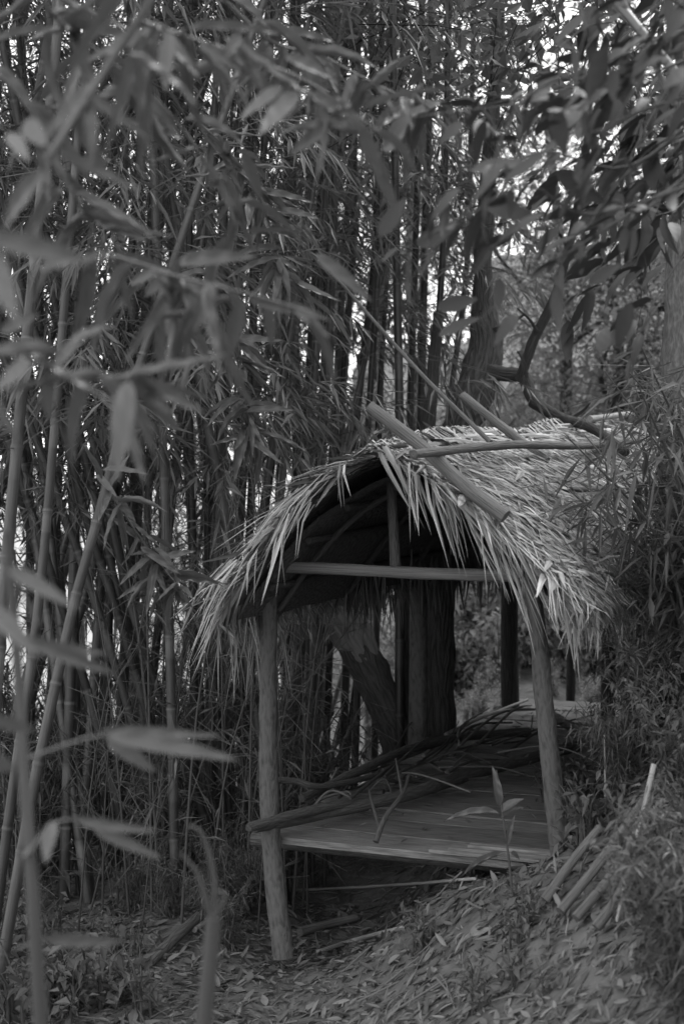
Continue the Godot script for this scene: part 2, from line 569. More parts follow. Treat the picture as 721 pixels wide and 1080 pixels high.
func build_shelter() -> void:
	var A := Y(287, 880, 0.45)
	shelter = thing("thatched_shelter", "open shelter with a shaggy palm-leaf thatch roof over a low plank deck", "shelter", Vector3(A.x, 0, A.z))
	shelter.rotation.y = deg_to_rad(-21.7)
	sh_inv = shelter.transform.affine_inverse()
	# turn local z so that it runs away from the viewer
	# local +x runs along the front, local -z along the ridge

	var L := func(px: float, py: float, d: float) -> Vector3: return to_shelter(P(px, py, d))
	# posts
	var o := wood_part(shelter, "post", [L.call(299, 1010, 5.52), L.call(291, 940, 5.54), L.call(284, 850, 5.56), L.call(283, 740, 5.57), L.call(283, 612, 5.58)], 0.042, 0.033, M.post, 18, 0.22, 10)
	o.set_meta("label", "mottled corner post standing in the gully")
	o = wood_part(shelter, "post", [L.call(592, 905, 5.16), L.call(583, 830, 5.18), L.call(573, 735, 5.2), L.call(566, 660, 5.22), L.call(556, 570, 5.24)], 0.040, 0.030, M.post, 18, 0.22, 10)
	o.set_meta("label", "leaning corner post rising from the bank")
	wood_part(shelter, "post", [L.call(538, 752, 8.75), L.call(537, 690, 8.75), L.call(537, 560, 8.75)], 0.058, 0.052, M.bark)
	wood_part(shelter, "post", [L.call(440, 800, 7.42), L.call(441, 700, 7.42), L.call(440, 560, 7.42)], 0.052, 0.048, M.post)
	wood_part(shelter, "post", [L.call(640, 780, 8.35), L.call(642, 650, 8.35), L.call(645, 540, 8.35)], 0.045, 0.04, M.bark)
	wood_part(shelter, "post", [L.call(601, 740, 9.6), L.call(604, 600, 9.6)], 0.032, 0.03, M.bark)
	wood_part(shelter, "king_post", [L.call(417, 602, 5.40), L.call(415, 560, 5.40), L.call(411, 485, 5.40)], 0.022, 0.018, M.post)
	# tie beams
	wood_part(shelter, "crossbeam", [L.call(240, 597, 5.52), L.call(330, 599, 5.46), L.call(430, 604, 5.36), L.call(545, 607, 5.22)], 0.021, 0.024, M.beam, 14, 0.22, 10)
	wood_part(shelter, "crossbeam", [L.call(395, 612, 7.7), L.call(480, 608, 7.5), L.call(600, 605, 7.2)], 0.022, 0.022, M.bark)

	# deck of boards across, on two bearers
	var deck := Node3D.new()
	deck.name = "deck"
	shelter.add_child(deck)
	var z := -0.01
	var i := 0
	var shades := []
	for g in [0.17, 0.15, 0.20, 0.13]:
		var m: StandardMaterial3D = M.board.duplicate()
		m.albedo_color = sgrey(g)
		m.uv1_offset = Vector3(g * 17.0, g * 31.0, 0)
		shades.push_back(m)
	while z < 3.6:
		var w: float = [0.19, 0.24, 0.16, 0.21, 0.27, 0.18, 0.22][i % 7]
		var len := 1.13 + 0.05 * sin(i * 2.3) + 0.22 * smoothstep(1.0, 3.0, z)
		var bo := part(deck, "plank", board_mesh(len, 0.026, w - r(0.004, 0.012), 0.003), shades[(i * 3 + i / 4) % 4])
		bo.position = Vector3(-0.02 + len / 2 + 0.02 * sin(i * 1.7), 0.433 + r(-0.004, 0.004), -(z + w / 2))
		bo.rotation = Vector3(r(-0.008, 0.008), r(-0.008, 0.008), r(-0.006, 0.006))
		z += w
		i += 1
	# thin split boards stacked on the bank end of the front edge
	for k in 3:
		var bo := part(deck, "plank", board_mesh(0.55 - k * 0.08, 0.012, 0.05 - k * 0.006, 0.003), shades[k])
		bo.position = Vector3(0.93 + k * 0.03, 0.457 + k * 0.012, 0.004 - k * 0.012)
		bo.rotation = Vector3(0.05, -0.03 - k * 0.035, 0.01 + 0.01 * k)
	wood_part(deck, "bearer", [Vector3(-0.15, 0.385, -0.14), Vector3(0.5, 0.380, -0.16), Vector3(1.2, 0.375, -0.18)], 0.031, 0.03, M.stick)
	wood_part(deck, "bearer", [Vector3(-0.10, 0.372, -1.5), Vector3(1.4, 0.37, -1.55)], 0.04, 0.04, M.stick)
	wood_part(deck, "bearer", [Vector3(-0.10, 0.372, -3.6), Vector3(1.6, 0.37, -3.6)], 0.04, 0.04, M.stick)

	# roof
	var roof := Node3D.new()
	roof.name = "roof"
	shelter.add_child(roof)
	var flip := func(p: Vector3) -> Vector3: return Vector3(p.x, p.y, -p.z)
	# packed inner thatch: a slab that follows the roof
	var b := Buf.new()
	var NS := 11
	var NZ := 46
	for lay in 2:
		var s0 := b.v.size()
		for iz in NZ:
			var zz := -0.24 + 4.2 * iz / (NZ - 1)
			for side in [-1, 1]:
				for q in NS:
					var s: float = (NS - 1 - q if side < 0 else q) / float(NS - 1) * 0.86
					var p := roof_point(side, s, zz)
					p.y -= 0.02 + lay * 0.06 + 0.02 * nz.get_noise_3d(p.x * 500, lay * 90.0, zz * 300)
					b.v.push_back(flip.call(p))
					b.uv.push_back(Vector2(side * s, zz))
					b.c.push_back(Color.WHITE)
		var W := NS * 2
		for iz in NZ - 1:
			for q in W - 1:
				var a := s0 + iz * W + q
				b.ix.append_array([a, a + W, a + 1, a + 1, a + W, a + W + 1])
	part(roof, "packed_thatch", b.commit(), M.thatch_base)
	# ridge pole, purlins and rafters seen from below
	wood_part(roof, "ridge_pole", [Vector3(0.56, 1.83, 0.12), Vector3(0.56, 1.93, -2.0), Vector3(0.56, 2.1, -3.9)], 0.022, 0.022, M.stick)
	for side in [-1, 1]:
		for s in [0.24, 0.44, 0.64]:
			var q0: Vector3 = flip.call(roof_point(side, s, -0.16)) - Vector3(0, 0.105, 0)
			var q1: Vector3 = flip.call(roof_point(side, s, 3.9)) - Vector3(0, 0.105, 0)
			wood_part(roof, "purlin", [q0, (q0 + q1) / 2, q1], 0.014, 0.014, M.stick, 7)
		for zz in [0.05, 0.8, 1.6, 2.4, 3.2, 3.85]:
			var line := []
			for q in 4:
				line.push_back(flip.call(roof_point(side, 0.02 + q * 0.235, zz)) - Vector3(0, 0.13, 0))
			wood_part(roof, "rafter", line, 0.013, 0.012, M.stick, 7)
	# thatch strips, course over course
	b = Buf.new()
	for side in [-1, 1]:
		var courses := 13
		for cse in range(courses, -1, -1):
			var sc := cse / float(courses) * 0.80
			for k in (1000 if side > 0 else 420):
				var zz := r(-0.36, 4.05)
				var s0 := sc + r(-0.05, 0.05)
				var span := r(0.18, 0.36) if k % 4 else r(0.06, 0.16)
				var skew := r(-0.10, 0.32) if k % 3 else r(-0.42, 0.55)
				var lift := 0.012 + r(0.0, 0.03) + 0.012 * (1.0 - sc)
				if s0 < 0.0:
					s0 = 0.0
				var q0 := roof_point(side, s0, zz)
				var q1 := roof_point(side, minf(s0 + span * 0.5, 1.0), zz + skew * 0.5)
				var q2 := roof_point(side, minf(s0 + span, 1.06), zz + skew)
				var nn := Vector3(side * 0.62, 0.78, 0)
				q0 += nn * lift * 0.5
				q1 += nn * (lift + r(0, 0.02))
				q2 += nn * (lift + r(-0.01, 0.035))
				var g := r(0.12, 0.46) * (0.85 + 0.9 * nz.get_noise_2d(zz * 130.0, sc * 300.0) + 0.5 * nz.get_noise_2d(zz * 420.0, sc * 700.0 + 50.0))
				thatch_strip(b, flip.call(q0), flip.call(q1), flip.call(q2), (nn + rdir() * 0.5).normalized(), r(0.004, 0.012) if k % 8 else r(0.016, 0.036), grey(clampf(g, 0.06, 0.65)))
	# over the ridge
	for k in 700:
		var zz := r(-0.38, 4.1)
		var sd := -1.0 if rng.randf() < 0.5 else 1.0
		var q0 := roof_point(-sd, r(0.0, 0.10), zz) + Vector3(0, r(0.03, 0.055), 0)
		var q1 := roof_point(sd, 0.02, zz + r(-0.1, 0.1)) + Vector3(0, r(0.045, 0.075), 0)
		var q2 := roof_point(sd, r(0.12, 0.3), zz + r(-0.15, 0.2)) + Vector3(0, r(0.02, 0.05), 0)
		thatch_strip(b, flip.call(q0), flip.call(q1), flip.call(q2), (Vector3.UP + rdir() * 0.4).normalized(), r(0.008, 0.02), grey(r(0.18, 0.42)))
	# shaggy drip edge
	for side in [-1, 1]:
		for k in 900:
			var zz := r(-0.30, 4.05)
			var q0 := roof_point(side, r(0.70, 0.9), zz)
			var q1 := roof_point(side, 1.0, zz + r(-0.05, 0.05)) + Vector3(side * r(-0.03, 0.04), 0.02, 0)
			var q2 := q1 + Vector3(side * r(-0.05, 0.05), -r(0.02, 0.15 if side > 0 else 0.12), r(-0.08, 0.08))
			thatch_strip(b, flip.call(q0), flip.call(q1), flip.call(q2), (Vector3(side, 0.4, 0) + rdir() * 0.5).normalized(), r(0.008, 0.02), grey(r(0.10, 0.30)))
	for k in 60:
		var zz := r(-0.36, 0.3)
		var q0 := roof_point(-1, r(0.60, 0.9), zz)
		var q1 := roof_point(-1, 0.98, zz + r(-0.05, 0.05)) + Vector3(r(-0.04, 0.03), 0.0, 0)
		var q2 := q1 + Vector3(r(-0.08, 0.06), -r(0.08, 0.36), r(-0.06, 0.06))
		thatch_strip(b, flip.call(q0), flip.call(q1), flip.call(q2), (Vector3(-1, 0.4, -1) + rdir() * 0.6).normalized(), r(0.005, 0.011), grey(r(0.10, 0.28)))
	for k in 130:
		var zz := r(-0.36, 0.6)
		var q0 := roof_point(1, r(0.60, 0.9), zz)
		var q1 := roof_point(1, 0.98, zz + r(-0.05, 0.05)) + Vector3(r(-0.03, 0.04), 0.0, 0)
		var q2 := q1 + Vector3(r(-0.06, 0.06), -r(0.04, 0.20), r(-0.06, 0.06))
		thatch_strip(b, flip.call(q0), flip.call(q1), flip.call(q2), (Vector3(1, 0.4, -1) + rdir() * 0.6).normalized(), r(0.006, 0.018), grey(r(0.16, 0.45)))
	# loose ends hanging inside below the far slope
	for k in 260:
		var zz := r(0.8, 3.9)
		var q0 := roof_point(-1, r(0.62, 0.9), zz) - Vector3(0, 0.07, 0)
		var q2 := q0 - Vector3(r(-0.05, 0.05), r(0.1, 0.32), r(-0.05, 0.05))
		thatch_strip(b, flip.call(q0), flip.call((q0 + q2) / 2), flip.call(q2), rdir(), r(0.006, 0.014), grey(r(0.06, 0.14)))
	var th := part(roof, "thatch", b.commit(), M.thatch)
	th.set_meta("kind", "stuff")
	# long leaf blades that hang from the gable and the front corners, one by one
	var mats := []
	for g in [0.13, 0.20, 0.29, 0.40]:
		mats.push_back(surface(g, 0.5))
	for q in [[403, 476, 442, 548, 15], [431, 508, 437, 572, 9], [450, 500, 470, 602, 13], [462, 520, 478, 616, 8], [488, 533, 521, 602, 17], [498, 545, 531, 622, 11], [440, 495, 452, 560, 10], [474, 528, 492, 596, 9], [512, 552, 545, 640, 13], [365, 492, 361, 536, 9], [340, 505, 286, 604, 9], [326, 530, 317, 596, 6], [296, 556, 292, 628, 7], [305, 540, 266, 640, 10], [268, 585, 261, 642, 7], [320, 512, 258, 590, 10], [246, 592, 216, 660, 8], [240, 600, 196, 690, 8], [250, 596, 208, 705, 7], [530, 575, 560, 660, 14], [545, 590, 572, 690, 12]]:
		var g0 := to_shelter(P(q[0], q[1], 4.98))
		var g2 := to_shelter(P(q[2], q[3], 4.93))
		for j in 4:
			var e2 := g2 + Vector3(r(-0.035, 0.035), r(-0.02, 0.06), r(-0.03, 0.03))
			var g1 := g0.lerp(e2, 0.45) + Vector3(r(-0.015, 0.015), 0.02, 0.02)
			var gb := Buf.new()
			thatch_strip(gb, Vector3.ZERO, g1 - g0, e2 - g0, (Vector3(r(-0.6, 0.6), 0.5, 1)).normalized(), q[4] * 4.95 / F * r(0.10, 0.38), Color.WHITE)
			part(roof, "thatch_leaf", gb.commit(), mats[rng.randi() % 4]).position = g0 + Vector3(r(-0.02, 0.02), r(-0.01, 0.02), r(-0.02, 0.02))
	var made := 0
	while made < 205:
		# blades hang in loose bunches
		var side := 1.0 if rng.randf() < 0.58 else -1.0
		var sb := pow(rng.randf(), 0.8)
		var bunch_len := r(0.45, 1.25)
		var steep := r(0.1, 1.0) if side > 0 else r(0.0, 0.5)
		var zb := -0.33 + r(-0.06, 0.06)
		for j in rng.randi_range(3, 9):
			made += 1
			var s := clampf(sb + r(-0.06, 0.06), 0.0, 1.0)
			var zz := zb + r(-0.03, 0.06)
			var p0 := roof_point(side, s * 0.86, zz + r(0.04, 0.2)) + Vector3(0, r(0.01, 0.045), 0)
			var p1 := roof_point(side, minf(s * 0.86 + 0.10, 1.0), zz - 0.02) + Vector3(side * r(0, 0.02), r(0.0, 0.035), 0)
			var ln := r(0.08, 0.34) * bunch_len * (0.6 + 0.5 * s)
			var fall := Vector3(side * r(0.55, 0.9), -0.65, 0).lerp(Vector3(side * 0.1, -1, 0), clampf(steep + r(-0.25, 0.25), 0, 1)).normalized()
			if s > 0.8:
				fall = (fall + Vector3.DOWN * 0.8).normalized()
			var p2 := p1 + fall * ln + Vector3(0, 0, -r(-0.05, 0.25) * ln)
			var w := r(0.004, 0.011)
			if rng.randf() < 0.16:
				w = r(0.012, 0.024)
			var bb := Buf.new()
			thatch_strip(bb, Vector3.ZERO, flip.call(p1 - p0), flip.call(p2 - p0), (Vector3(side * 0.5, 0.6, 0.9) + rdir() * 0.7).normalized(), w, Color.WHITE)
			var lf := part(roof, "thatch_leaf", bb.commit(), mats[rng.randi() % 4])
			lf.position = flip.call(p0)

func long_wood(called: String, label: String, category: String, pts: Array, r0: float, r1: float, mat: Material, group := "", wob := 0.22, sides := 10) -> MeshInstance3D:
	var b := Buf.new()
	var rel := []
	for p in pts:
		rel.push_back(p - pts[0])
	var line := smooth_line(rel, 9)
	tube(b, line, taper(line.size(), r0, r1, 0.03), sides, [], wob, r(0, 9))
	return solo(called, label, category, b.commit(), mat, pts[0], group)

# a point on the roof's bank-side slope under a pixel
func R(px: float, py: float, lift := 0.05) -> Vector3:
	var best := Vector3.ZERO
	var bd := 1e9
	for a in 60:
		for c in 60:
			var p := roof_point(1, a / 60.0, -1.0 + c * 5.4 / 60.0)
			var w := shelter.transform * Vector3(p.x, p.y + lift, -p.z)
			var q := cam_basis.inverse() * (w - Vector3(0, EYE, 0))
			var s := Vector2(360.5 + F * q.x / -q.z, 540.0 - F * q.y / -q.z)
			var e := s.distance_to(Vector2(px, py))
			if e < bd:
				bd = e
				best = w
	return best

func depth_of(p: Vector3) -> float:
	return -(cam_basis.inverse() * (p - Vector3(0, EYE, 0))).z

func build_roof_poles() -> void:
	var e := R(533, 545, 0.12)
	var e2 := R(440, 472, 0.12)
	long_wood("roof_pole", "thick weathered log lying down the thatch with its cut end out", "pole", [e2 + (e2 - e) * 0.58 + Vector3(0, 0.02, 0), e2 + Vector3(0.01, 0.012, 0), e2.lerp(e, 0.55) + Vector3(0.012, -0.012, 0), e], 0.021, 0.026, M.pole, "", 0.32)
	var a := R(436, 480, 0.15)
	var c := R(672, 464, 0.14)
	long_wood("roof_pole", "long straight pole lying along the thatch over the other poles", "pole", [a, a.lerp(c, 0.3) + Vector3(0, 0.012, 0), a.lerp(c, 0.65) + Vector3(0, -0.012, 0), c], 0.015, 0.022, M.pole, "", 0.32)
	var d := R(575, 486, 0.08)
	long_wood("roof_pole", "short pole slanting over the ridge beside the crooked tree", "pole", [P(487, 417, depth_of(d) + 0.25), d], 0.020, 0.019, M.pole, "", 0.32)
	d = R(668, 492, 0.08)
	long_wood("roof_pole", "dark crooked pole slanting over the ridge near the far gable", "pole", [P(560, 425, depth_of(d) + 0.35), P(610, 455, depth_of(d) + 0.15), d], 0.024, 0.028, M.stick)
	d = R(517, 468, 0.10)
	long_wood("leaning_pole", "thin pale cane leaning on the thatch from the bamboo grove", "cane", [P(352, 290, depth_of(d) + 0.9), P(440, 390, depth_of(d) + 0.4), d], 0.007, 0.010, M.pole)
	d = R(622, 442, 0.09)
	long_wood("roof_pole", "short flat stick lying on the far end of the ridge", "stick", [d, R(668, 437, 0.1)], 0.02, 0.018, M.pale_stick)
	d = R(602, 519, 0.08)
	long_wood("roof_pole", "slim bare stick stuck level in the thatch slope", "stick", [d, R(655, 517, 0.08)], 0.012, 0.014, M.stick)
	d = P(386, 473, 5.02)
	long_wood("roof_pole", "thin dark stick under the thatch at the gable tip", "stick", [d, P(428, 470, 5.05)], 0.009, 0.008, M.stick)

func build_firewood() -> void:
	var g := "dead branches heaped on the deck"
	var D := func(px: float, py: float, up: float) -> Vector3: return Y(px, py, 0.45 + up)
	long_wood("dead_branch", "heavy dark branch lying the whole way across the deck heap", "branch", [D.call(268, 872, 0.06), D.call(330, 860, 0.06), D.call(430, 838, 0.06), D.call(500, 815, 0.05), D.call(608, 787, 0.04)], 0.024, 0.030, M.stick)
	long_wood("dead_branch", "long bent branch at the tree side of the deck heap", "branch", [D.call(318, 842, 0.10), D.call(380, 812, 0.12), D.call(440, 787, 0.10), D.call(500, 776, 0.05), D.call(557, 772, 0.04)], 0.016, 0.026, M.stick)
	long_wood("dead_branch", "splintered log end resting against the mottled corner post", "log", [D.call(262, 873, 0.10), D.call(300, 862, 0.10), D.call(345, 851, 0.09), D.call(395, 842, 0.06)], 0.018, 0.022, M.stick, "", 0.35)
	long_wood("dead_branch", "thin dark branch poking out past the mottled corner post", "branch", [D.call(272, 822, 0.20), D.call(310, 824, 0.18), D.call(345, 829, 0.14), D.call(420, 812, 0.06)], 0.014, 0.012, M.stick)
	long_wood("forked_twig", "forked twig standing out over the front edge of the deck", "twig", [D.call(396, 888, 0.02), D.call(406, 862, 0.10), D.call(424, 838, 0.16), D.call(431, 818, 0.20)], 0.012, 0.007, M.stick)
	var k0: MeshInstance3D = get_node("forked_twig")
	var bb := Buf.new()
	var fk := [D.call(424, 838, 0.16) - k0.position, D.call(420, 815, 0.22) - k0.position, D.call(417, 800, 0.26) - k0.position]
	tube(bb, smooth_line(fk, 3), taper(7, 0.008, 0.004), 6)
	part(k0, "side_twig", bb.commit(), M.stick)
	bb = Buf.new()
	fk = [D.call(401, 874, 0.05) - k0.position, D.call(393, 850, 0.12) - k0.position, D.call(389, 833, 0.16) - k0.position]
	tube(bb, smooth_line(fk, 3), taper(7, 0.009, 0.004), 6)
	part(k0, "side_twig", bb.commit(), M.stick)
	long_wood("dead_branch", "stout bent branch by itself on the far deck boards", "branch", [D.call(580, 752, 0.05), D.call(600, 765, 0.04), D.call(632, 776, 0.035)], 0.024, 0.030, M.stick)
	long_wood("dead_stick", "long pale stick lying along the deck beside the double trunk", "stick", [D.call(446, 797, 0.03), D.call(490, 765, 0.03), D.call(556, 738, 0.03)], 0.010, 0.008, M.pale_stick)
	long_wood("dead_stick", "pale stick crossing the deck boards by the far post", "stick", [D.call(470, 775, 0.04), D.call(520, 752, 0.03), D.call(566, 748, 0.03)], 0.012, 0.008, M.pale_stick)
	for i in 46:
		var t := r(0, 1)
		var px := lerpf(320, 520, t) + r(-25, 25)
		var py := lerpf(850, 785, t) + r(-10, 12)
		var q0: Vector3 = D.call(px, py, r(0.015, 0.12))
		var q1: Vector3 = D.call(px + r(25, 110), py - r(-16, 50), r(0.015, 0.08))
		var mid := (q0 + q1) / 2 + rdir() * 0.08
		mid.y = maxf(mid.y, 0.465)
		long_wood("dead_twig", "thin crooked twig mixed into the branch heap on the deck", "twig", [q0, mid, q1], r(0.004, 0.009), r(0.003, 0.006), M.stick if i % 3 else M.dry_twig, g, 0.15, 6)

# ---------------------------------------------------------------- bamboo
func culm_mesh(pts: Array, r0: float, r1: float, sides := 9, dim := 1.0) -> Array:
	# returns the stem mesh and the node places [position, direction, radius]
	var b := Buf.new()
	var length := 0.0
	for i in pts.size() - 1:
		length += pts[i].distance_to(pts[i + 1])
	var at := func(s: float) -> Vector3:
		var rest := s
		for i in pts.size() - 1:
			var seg: float = pts[i].distance_to(pts[i + 1])
			if rest <= seg or i == pts.size() - 2:
				return pts[i].lerp(pts[i + 1], rest / seg)
			rest -= seg
		return pts[-1]
	var line := []
	var rad := []
	var cols := []
	var nodes := []
	var s := 0.0
	var tone := r(0.035, 0.10) * dim
	while s < length - 0.05:
		var inter := minf(r(0.26, 0.40), length - s)
		var rr := lerpf(r0, r1, s / length)
		var re := lerpf(r0, r1, (s + inter) / length)
		var dark := tone * r(0.75, 1.15)
		var pale := minf(dark * r(1.1, 2.1), 0.24)
		var cut := r(0.45, 0.8)
		var q0: Vector3 = at.call(s)
		nodes.push_back([q0, (at.call(s + 0.05) - q0).normalized(), rr])
		for e in [[0.0, 1.10, pale * 1.15], [0.006, 1.13, pale * 1.2], [0.016, 1.0, dark * 0.7], [0.035, 0.99, dark], [inter * cut, 0.985, dark], [inter * cut + 0.012, 0.985, lerpf(dark, pale, 0.7)], [inter - 0.02, 1.0, pale], [inter - 0.005, 1.04, pale * 0.75]]:
			if e[0] <= inter:
				line.push_back(at.call(s + e[0]))
				rad.push_back(lerpf(rr, re, e[0] / inter) * e[1])
				cols.push_back(grey(e[2]))
		s += inter
	tube(b, line, rad, sides, cols)
	return [b.commit(), nodes]

func spray(b: Buf, base: Vector3, dir: Vector3, size: float, n: int, tone: float) -> void:
	# a twig whose narrow leaves hang to both sides
	var side := dir.cross(Vector3.UP).normalized()
	for i in n:
		var t := 0.15 + 0.85 * (i + 0.5) / n
		var p := base + dir * size * t + Vector3.DOWN * size * 0.22 * t * t
		var sd := -1.0 if i % 2 else 1.0
		var d := (dir * r(0.5, 1.0) + side * sd * r(0.3, 0.9) + Vector3.DOWN * r(0.1, 0.75) + rdir() * 0.25).normalized()
		var nn := (Vector3.UP + rdir() * 0.7).normalized()
		leaf(b, p, d, nn, r(0.09, 0.19), r(0.012, 0.022), r(0.0, 0.35), grey(tone * r(0.6, 1.5)))

func bamboo_foliage(nodes: Array, from_y: float, per_node: int, reach: float, n_sprays: int, tone := 0.105) -> Buf:
	var b := Buf.new()
	for k in nodes.size():
		var p: Vector3 = nodes[k][0]
		if p.y < from_y:
			continue
		for j in per_node:
			var a := r(0, TAU)
			var out := Vector3(cos(a), r(0.15, 0.9), sin(a)).normalized()
			var ln := reach * r(0.5, 1.2)
			var q := p
			var dd := out
			# side branch as a thin strip of three faces, sprays on it
			var pts := [p]
			for s in 3:
				dd = (dd + Vector3.DOWN * 0.22 + rdir() * 0.15).normalized()
				q += dd * ln / 3.0
				pts.push_back(q)
			for s in 3:
				thatch_strip_thin(b, pts[s], pts[s + 1], 0.004)
			for s in n_sprays:
				var t := r(0.25, 1.0) * 3.0
				var i0 := mini(int(t), 2)
				var base: Vector3 = pts[i0].lerp(pts[i0 + 1], t - i0)
				var d2: Vector3 = ((pts[i0 + 1] - pts[i0]).normalized() + rdir() * 0.8 + Vector3.DOWN * 0.15).normalized()
				spray(b, base, d2, r(0.12, 0.32), rng.randi_range(5, 9), tone)
	return b

func thatch_strip_thin(b: Buf, p0: Vector3, p1: Vector3, w: float) -> void:
	var d := (p1 - p0).normalized()
	var sd := frame_of(d)
	var s2 := d.cross(sd)
	var s := b.v.size()
	for p in [p0, p1]:
		for k in 3:
			b.v.push_back(p + (sd * cos(TAU * k / 3) + s2 * sin(TAU * k / 3)) * w * 0.5)
			b.c.push_back(grey(0.10))
	for k in 3:
		var a := s + k
		var c := s + (k + 1) % 3
		b.ix.append_array([a, a + 3, c, c, a + 3, c + 3])

# a culm that passes through pixels of the photograph at known depths
func hero_culm(label: String, px: Array, depth: float, wpx: float, group := "", leaves := 2, depth_top := -1.0, from_y := 1.9) -> void:
	var dt := depth if depth_top < 0 else depth_top
	var ys := []
	for q in px:
		ys.push_back(q[1])
	var y0: float = ys.max()
	var y1: float = ys.min()
	var pts := []
	for q in px:
		pts.push_back(P(q[0], q[1], lerpf(depth, dt, (y0 - q[1]) / maxf(1.0, y0 - y1))))
	# down to the ground and up past the frame
	var lo: Vector3 = pts[0]
	var dn: Vector3 = (pts[0] - pts[1]).normalized()
	var guard := 0
	while lo.y > ground_h(lo.x, lo.z) - 0.05 and guard < 200:
		lo += dn * 0.05 + Vector3(0, -0.01, 0)
		guard += 1
	var hi: Vector3 = pts[-1]
	var up: Vector3 = (pts[-1] - pts[-2]).normalized()
	pts.push_front(lo)
	for k in 5:
		up = (up + Vector3(up.x, -0.1, up.z) * 0.06).normalized()
		hi += up * 0.9
		pts.push_back(hi)
	var rel := []
	for p in pts:
		rel.push_back(p - lo)
	rel = smooth_line(rel, 4)
	var rr := wpx * depth / F * 0.5
	var o := thing("bamboo_culm", label, "bamboo", lo, group)
	var made := culm_mesh(rel, rr * 1.06, rr * 0.55, 12, 0.52)
	var st := part(o, "stem", made[0], M.culm)
	for nd in made[1]:
		if nd[0].y + lo.y > EYE + 0.34 * depth + 0.3:
			continue
		var ring := part(st, "node_ring", M.ring, M.culm_ring)
		ring.transform = Transform3D(grow(nd[1], Vector3.BACK).scaled(Vector3.ONE * nd[2]), nd[0])
	if leaves > 0:
		var fo := part(o, "foliage", bamboo_foliage(made[1], from_y - lo.y, leaves, 0.7, 4).commit(), M.leaf)
		fo.set_meta("kind", "stuff")

